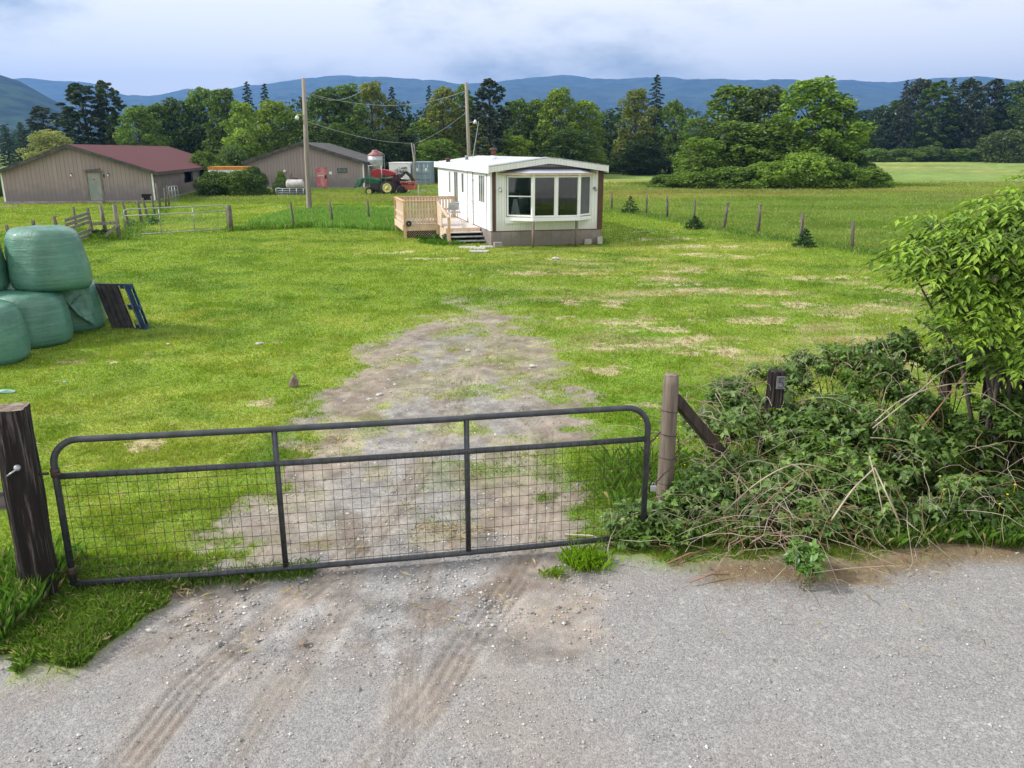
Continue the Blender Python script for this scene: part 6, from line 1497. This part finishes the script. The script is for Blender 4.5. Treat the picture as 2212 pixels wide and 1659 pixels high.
# heap of red dead canes on the road edge
rs = random.Random(5); md = MB(); mr = MB()
for i in range(62):
    X, Yb = G(rs.uniform(1440, 1800), 1195 + rs.gauss(0, 10)); Yb = max(6.05, Yb + abs(rs.gauss(0, .2)))
    a = rs.uniform(-.5, .9) + (math.pi if rs.random() < .5 else 0)
    (md if rs.random() < .6 else mr).tube(caneline(rs, (X, Yb, rs.uniform(.02, .22)), a, rs.uniform(.3, .95), rs.uniform(0, .3), rs.uniform(0, .25), 7, .05), rs.uniform(.0016, .0036), 5, cap=False)
hp = thing('cane_heap', 'heap of dead reddish bramble canes lying along the road edge', 'dead canes', (2.4, 6.5, 0))
tag(md.build('pale_canes', MT['cane'], hp, world=True), kind='stuff'); tag(mr.build('red_canes', MT['canered'], hp, world=True), kind='stuff')

# ================================================================== ELDER BUSH at the right
def elder():
    rng = np.random.default_rng(77); rs = random.Random(77)
    C = [(2120, 560, 8.2, .42), (2050, 560, 8.3, .34), (2195, 500, 8.3, .36), (1985, 550, 8.4, .22), (1965, 575, 8.3, .16), (2030, 500, 8.5, .24), (2200, 620, 8.0, .42), (2120, 650, 8.0, .3), (2180, 730, 7.9, .34), (2090, 640, 8.1, .22), (2165, 440, 8.4, .16), (2230, 540, 8.2, .5), (2300, 490, 8.3, .45), (2300, 640, 8.1, .5), (2215, 385, 8.5, .13),
         (2100, 480, 8.5, .18), (2150, 520, 8.1, .35), (2290, 780, 8.0, .45), (2205, 790, 7.8, .26), (2060, 600, 8.0, .2), (2100, 700, 8.0, .2), (2150, 610, 8.4, .35), (2010, 590, 8.2, .18), (2255, 440, 8.5, .26)]
    bx, by = 5.55, 8.5
    root = thing('elder_bush', 'tall elder bush with bright drooping leaves at the right edge', 'bush', (bx, by, 0))
    mb = MB(); Vs = []; T = []
    stems = [(-.3, -.1, 0), (0, .1, 0), (.25, -.05, 0), (.5, .1, 0)]
    for ci, (px, py, Y, r) in enumerate(C):
        X, Z = A(px, py, Y); c_ = Vector((X - bx, Y - by, Z)); s0 = Vector(stems[ci % 4]); md_ = s0.lerp(c_, .5) + Vector((.12, 0, .15))
        mb.tube([s0 - Vector((0, 0, .1)), s0.lerp(md_, .5), md_, md_.lerp(c_, .55), c_], [.03, .025, .018, .012, .007], 7)
        n = int(66 * (r / .34) ** 2)
        for i in range(n):
            d = Vector((rs.gauss(0, 1), rs.gauss(0, 1), rs.gauss(0, 1))).normalized()
            if d.z < -.3: d.z = -d.z * .5
            p = c_ + d * r * (.2 + 1.15 * rs.random() ** .8)
            if rs.random() < .3: mb.tube([c_, c_.lerp(p, .6) + Vector((0, 0, .02)), p], [.005, .004, .002], 4, cap=False)
            # compound leaf: rachis outwards, drooping, 5-7 leaflets
            az = math.atan2(d.y, d.x) + rs.uniform(-.6, .6); L_ = rs.uniform(.18, .34); lt = rs.random() ** 1.2 * .95 + .02; tilt = rs.uniform(-.25, .45)
            ax_ = np.array([math.cos(az), math.sin(az), 0]); sd = np.array([-math.sin(az), math.cos(az), 0])
            for k in range(7):
                j = (k + 1) // 2; sgn = 0 if k == 0 else (1 if k % 2 else -1); t = 1.0 - .3 * j if k else 1.0
                q = np.array(p) + ax_ * L_ * t + np.array([0, 0, tilt * L_ * t - .5 * L_ * t * t])
                dd = ax_ * (.95 if k == 0 else .55) + sd * sgn * .8 + np.array([0, 0, tilt * .5 - .45 - .25 * rs.random()]); dd /= np.linalg.norm(dd)
                ss = np.cross(dd, np.array([0, 0, 1.0])); ss /= np.linalg.norm(ss) + 1e-9; ll = rs.uniform(.07, .15); w_ = ll * rs.uniform(.15, .21); up = np.cross(ss, dd)
                m0 = q + dd * ll * .45
                Vs += [q, m0 + ss * w_ + up * w_ * .45, q + dd * ll, m0, q, m0, q + dd * ll, m0 - ss * w_ + up * w_ * .45]; T += [min(1, lt + rs.uniform(-.1, .1))] * 8
    V = np.array(Vs)
    mb.build('branches', MT['bark'], root)
    o = npmesh('leaves', V, np.arange(len(V)).reshape(-1, 4), MT['leafnear'], root, attrs={'tint': np.clip(T, 0, 1)}); o.color = (.21, .35, .04, 1)
    lum = [Lm(1990, 545, 8.75, .2), Lm(1965, 530, 8.8, .16), Lm(2010, 520, 8.9, .18)]
    # clusters of spent flower heads
    mf = MB()
    for px, py, Y in ((2100, 560, 7.9), (2150, 600, 7.8), (2010, 540, 8.2), (2080, 520, 8.1), (2190, 560, 7.9), (2130, 480, 8.2), (1990, 590, 8.2)):
        X, Z = A(px, py, Y)
        for i in range(26): a = rs.uniform(0, 6.28); r_ = rs.uniform(.01, .09); mf.tube([(X - bx, Y - by, Z - .06), (X - bx + r_ * math.cos(a), Y - by + r_ * math.sin(a), Z + .03 * rs.random())], .002, 3, cap=False)
    tag(mf.build('flower_heads', MT['cane'], root), kind='stuff')
    return root
elder()
dl = bramble('dark leafy bush behind the left tip of the elder', [Lm(1985, 535, 9.1, .2), Lm(2015, 520, 9.2, .2), Lm(1960, 570, 9.1, .14), Lm(2030, 560, 9.2, .2)], 1400, (.07, .15, .025), 19, 0, 0)
dl.name = 'leafy_bush'; dl['category'] = 'bush'
# yellow buttercups under the hedge and a few in the lawn
mb = MB(); rs = random.Random(9)
for i in range(46):
    if i < 26: X, Yb = rs.uniform(4.0, 5.2), rs.uniform(7.0, 7.5); z = rs.uniform(.15, .5)
    else: px, py = rs.choice([(1640, 880), (1470, 960), (1450, 930), (1490, 1000), (1100, 1000), (1380, 900)]); X, Yb = G(px + rs.uniform(-40, 40), py + rs.uniform(-40, 40)); z = rs.uniform(.06, .12)
    mb.tube([(X, Yb, 0), (X, Yb, z)], .0015, 3, cap=False); mb.lathe([(.003, z), (.012, z + .006), (.011, z + .01)], (X, Yb, 0), 6)
tag(mb.build('buttercups', mat('buttercup_yellow', (.75, .6, .03), (.6, .5, .05), rough=.5, bump=0), None), kind='stuff')
# scattered loose straw on the ground (stuff)
rng = np.random.default_rng(15)
N = 60000; yy = np.exp(rng.uniform(math.log(5.0), math.log(27), N)); xx = rng.uniform(-.72, .72, N) * (yy + 1); m = masks(xx, yy)
k = rng.random(N) < m['straw'] * .9 + .01 + .05 * m['verge'] + .035 * m['faint']; xx, yy, vv = xx[k], yy[k], m['verge'][k]
cc = np.tile(GC['straw'], (len(xx), 1)) * rng.uniform(.5, 1.15, (len(xx), 1)); cc = cc * (1 - vv[:, None] * .5)
n = len(xx); a = rng.uniform(0, 2 * np.pi, n); L_ = rng.uniform(.04, .14, n) * (1 + yy * .03); w_ = .0025 + .0008 * yy; z = terrain(xx, yy) + rng.uniform(.005, .05, n)
dx, dy = np.cos(a), np.sin(a); V = np.empty((n, 4, 3)); tl = rng.normal(0, .02, n)
V[:, 0] = np.stack([xx - dx * L_ / 2, yy - dy * L_ / 2, z], 1); V[:, 1] = np.stack([xx - dy * w_, yy + dx * w_, z + .012], 1); V[:, 2] = np.stack([xx + dx * L_ / 2, yy + dy * L_ / 2, z + tl], 1); V[:, 3] = np.stack([xx + dy * w_, yy - dx * w_, z + .004], 1)
tag(npmesh('loose_straw', V.reshape(-1, 3), np.arange(n * 4).reshape(-1, 4), MT['grassb'], colattr=np.repeat(np.clip(cc, 0, 1), 4, 0)), kind='stuff')
# small stones strewn on drive and road
N = 42000; yy = np.exp(rng.uniform(math.log(3.4), math.log(19), N)); xx = rng.uniform(-.72, .72, N) * (yy + 1); m = masks(xx, yy)
k = rng.random(N) < (m['road'] * np.where(xx > 1.2, .12, .3) + m['drive'] * .75) * (1 - .6 * m['tr']) * (.3 + 1.4 * (m['n2'] > .5)); xx, yy = xx[k], yy[k]; n = len(xx)
s = rng.gamma(2.0, .0018, n) + .0024; s = np.minimum(s, .018) * (1 + .03 * yy) * (1 + .35 * m['drive'][k])
O = np.array([[1, 0, 0], [0, 1, 0], [-1, 0, 0], [0, -1, 0], [0, 0, .7], [0, 0, -.5]], float)
V = np.array([xx, yy, terrain(xx, yy) - .015 * m['road'][k]]).T[:, None, :] + (O[None] * (1 + rng.normal(0, .22, (n, 6, 3)))) * s[:, None, None]
rt = rng.uniform(0, 6.28, n)
Fc = np.array([[0, 1, 4], [1, 2, 4], [2, 3, 4], [3, 0, 4], [1, 0, 5], [2, 1, 5], [3, 2, 5], [0, 3, 5]])
FF = (np.arange(n)[:, None, None] * 6 + Fc[None]).reshape(-1, 3)
gc = np.tile(np.array((.36, .35, .34)), (n, 1)) * np.clip(rng.normal(1.0, .3, (n, 1)), .4, 1.9)
def stonemat():
    q = NT('loose_stones'); c = q.n('Attribute', attribute_name='Col').outputs['Color']
    q.surf(q.n('BsdfPrincipled', inp={'Base Color': c, 'Roughness': .9}).outputs[0]); return q.m
tag(npmesh('gravel_stones', V.reshape(-1, 3), FF, stonemat(), colattr=np.repeat(np.clip(gc, 0, .8), 6, 0)), kind='stuff')

# ================================================================== HILLS
def hills(name, prof, Y0, depth, colr, seed, amp):
    az = np.linspace(-900, 3200, 420); rows = 46
    pr = np.interp(az, [p[0] for p in prof], [p[1] for p in prof])
    V = []
    for j in range(rows):
        t = j / (rows - 1); Y = Y0 + depth * t
        X = (az - 1106) / 1816.0 * (Y0 + depth); zr_ = HCAM + (325 - pr) / 1816.0 * (Y0 + depth)
        prof_t = np.sin(min(t * 1.02, 1) * math.pi / 2) ** .9
        z = zr_ * prof_t + (fbm(X * .001, np.full_like(X, Y) * .001, 2.2, 5, seed) - .5) * amp * prof_t * (1.6 - t) + (fbm(X * .004, np.full_like(X, Y) * .004, 1, 4, seed + 4) - .5) * amp * .25 * min(1, t * 3)
        V.append(np.stack([X * (Y / (Y0 + depth)), np.full_like(X, Y), np.maximum(z, -3) + 1.0], 1))
    V = np.concatenate(V); n = len(az); ix = np.arange(rows * n).reshape(rows, n)
    o = npmesh(name, V, np.stack([ix[:-1, :-1], ix[:-1, 1:], ix[1:, 1:], ix[1:, :-1]], -1).reshape(-1, 4), mat(name + '_forest', colr, tuple(c * .35 for c in colr), rough=1, scale=.012, lo=.4, hi=.6, bump=1, bdist=8, bscale=.03, spec=0, detail=8), smooth=True)
    tag(o, kind='structure')
hills('mountains', [(-900, 170), (0, 190), (120, 192), (230, 206), (290, 228), (350, 224), (420, 214), (520, 205), (640, 192), (760, 180), (900, 186), (1000, 196), (1110, 190), (1200, 182), (1350, 186), (1500, 184), (1650, 190), (1900, 196), (2212, 188), (3200, 190)], 3600, 2400, (.05, .08, .035), 5, 120)
hills('hills', [(-900, 90), (-300, 130), (0, 176), (70, 198), (130, 232), (190, 262), (260, 292), (330, 312), (500, 322), (1700, 322), (1900, 300), (2000, 262), (2100, 240), (2300, 220), (3200, 200)], 1300, 900, (.045, .075, .035), 9, 40)

# ================================================================== AIR, SKY, SUN, CAMERA
hz = NT('haze_air')
pv = hz.n('VolumePrincipled', inp={'Color': (.22, .46, 1.0, 1), 'Density': .00018, 'Anisotropy': .2})
hz.t.links.new(pv.outputs[0], hz.out.inputs[1])
o = MB().box(-6500, -120, -4, 6500, 6600, 560).build('haze', hz.m, None); tag(o, kind='stuff')
SUN_EL, SUN_AZ = rad(38), rad(-97)       # azimuth measured from +Y toward +X: the sun stands to the left, slightly ahead
w = bpy.data.worlds.new('World'); sc.world = w; w.use_nodes = True; nt = w.node_tree; nt.nodes.clear()
out = nt.nodes.new('ShaderNodeOutputWorld'); bg = nt.nodes.new('ShaderNodeBackground'); sky = nt.nodes.new('ShaderNodeTexSky')
sky.sky_type = 'NISHITA'; sky.sun_disc = False; sky.sun_elevation = SUN_EL; sky.sun_rotation = SUN_AZ; sky.air_density = 1.0; sky.dust_density = 2.0; sky.ozone_density = 1.0
tc = nt.nodes.new('ShaderNodeTexCoord'); mp = nt.nodes.new('ShaderNodeMapping'); mp.inputs['Scale'].default_value = (1, 1, 2.6); nz = nt.nodes.new('ShaderNodeTexNoise'); nz.inputs['Scale'].default_value = 2.2; nz.inputs['Detail'].default_value = 8; nz.inputs['Roughness'].default_value = .6
rp = nt.nodes.new('ShaderNodeMapRange'); rp.inputs[1].default_value = .30; rp.inputs[2].default_value = .52; rp.interpolation_type = 'SMOOTHSTEP'
mx = nt.nodes.new('ShaderNodeMix'); mx.data_type = 'RGBA'; mx.inputs[7].default_value = (11.0, 10.9, 10.6, 1)
nt.links.new(tc.outputs['Generated'], mp.inputs[0]); nt.links.new(mp.outputs[0], nz.inputs[0]); nt.links.new(nz.outputs[0], rp.inputs[0]); nt.links.new(rp.outputs[0], mx.inputs[0]); nt.links.new(sky.outputs[0], mx.inputs[6]); nt.links.new(mx.outputs[2], bg.inputs[0])
bg.inputs[1].default_value = .105; nt.links.new(bg.outputs[0], out.inputs[0])
sl_ = bpy.data.lights.new('sun', 'SUN'); sl_.energy = 3.9; sl_.angle = rad(5.0); sl_.color = (1, .965, .91)
so = bpy.data.objects.new('sun', sl_); col.objects.link(so)
dvec = Vector((math.sin(SUN_AZ) * math.cos(SUN_EL), math.cos(SUN_AZ) * math.cos(SUN_EL), math.sin(SUN_EL)))
so.rotation_euler = dvec.to_track_quat('Z', 'Y').to_euler(); so.location = dvec * 60
cam = bpy.data.cameras.new('camera'); cam.sensor_width = 36; cam.sensor_fit = 'HORIZONTAL'; cam.lens = 36 * F / 2212.0; cam.clip_start = .1; cam.clip_end = 20000
co = bpy.data.objects.new('camera', cam); col.objects.link(co); co.location = (0, 0, HCAM); co.rotation_euler = (math.pi / 2 - TH, 0, 0); sc.camera = co
sc.view_settings.view_transform = 'Standard'; sc.view_settings.look = 'None'; sc.view_settings.exposure = .25; sc.view_settings.gamma = 1
sc.render.engine = 'CYCLES'; sc.cycles.use_denoising = True; sc.cycles.max_bounces = 8; sc.cycles.transparent_max_bounces = 12; sc.cycles.volume_bounces = 0
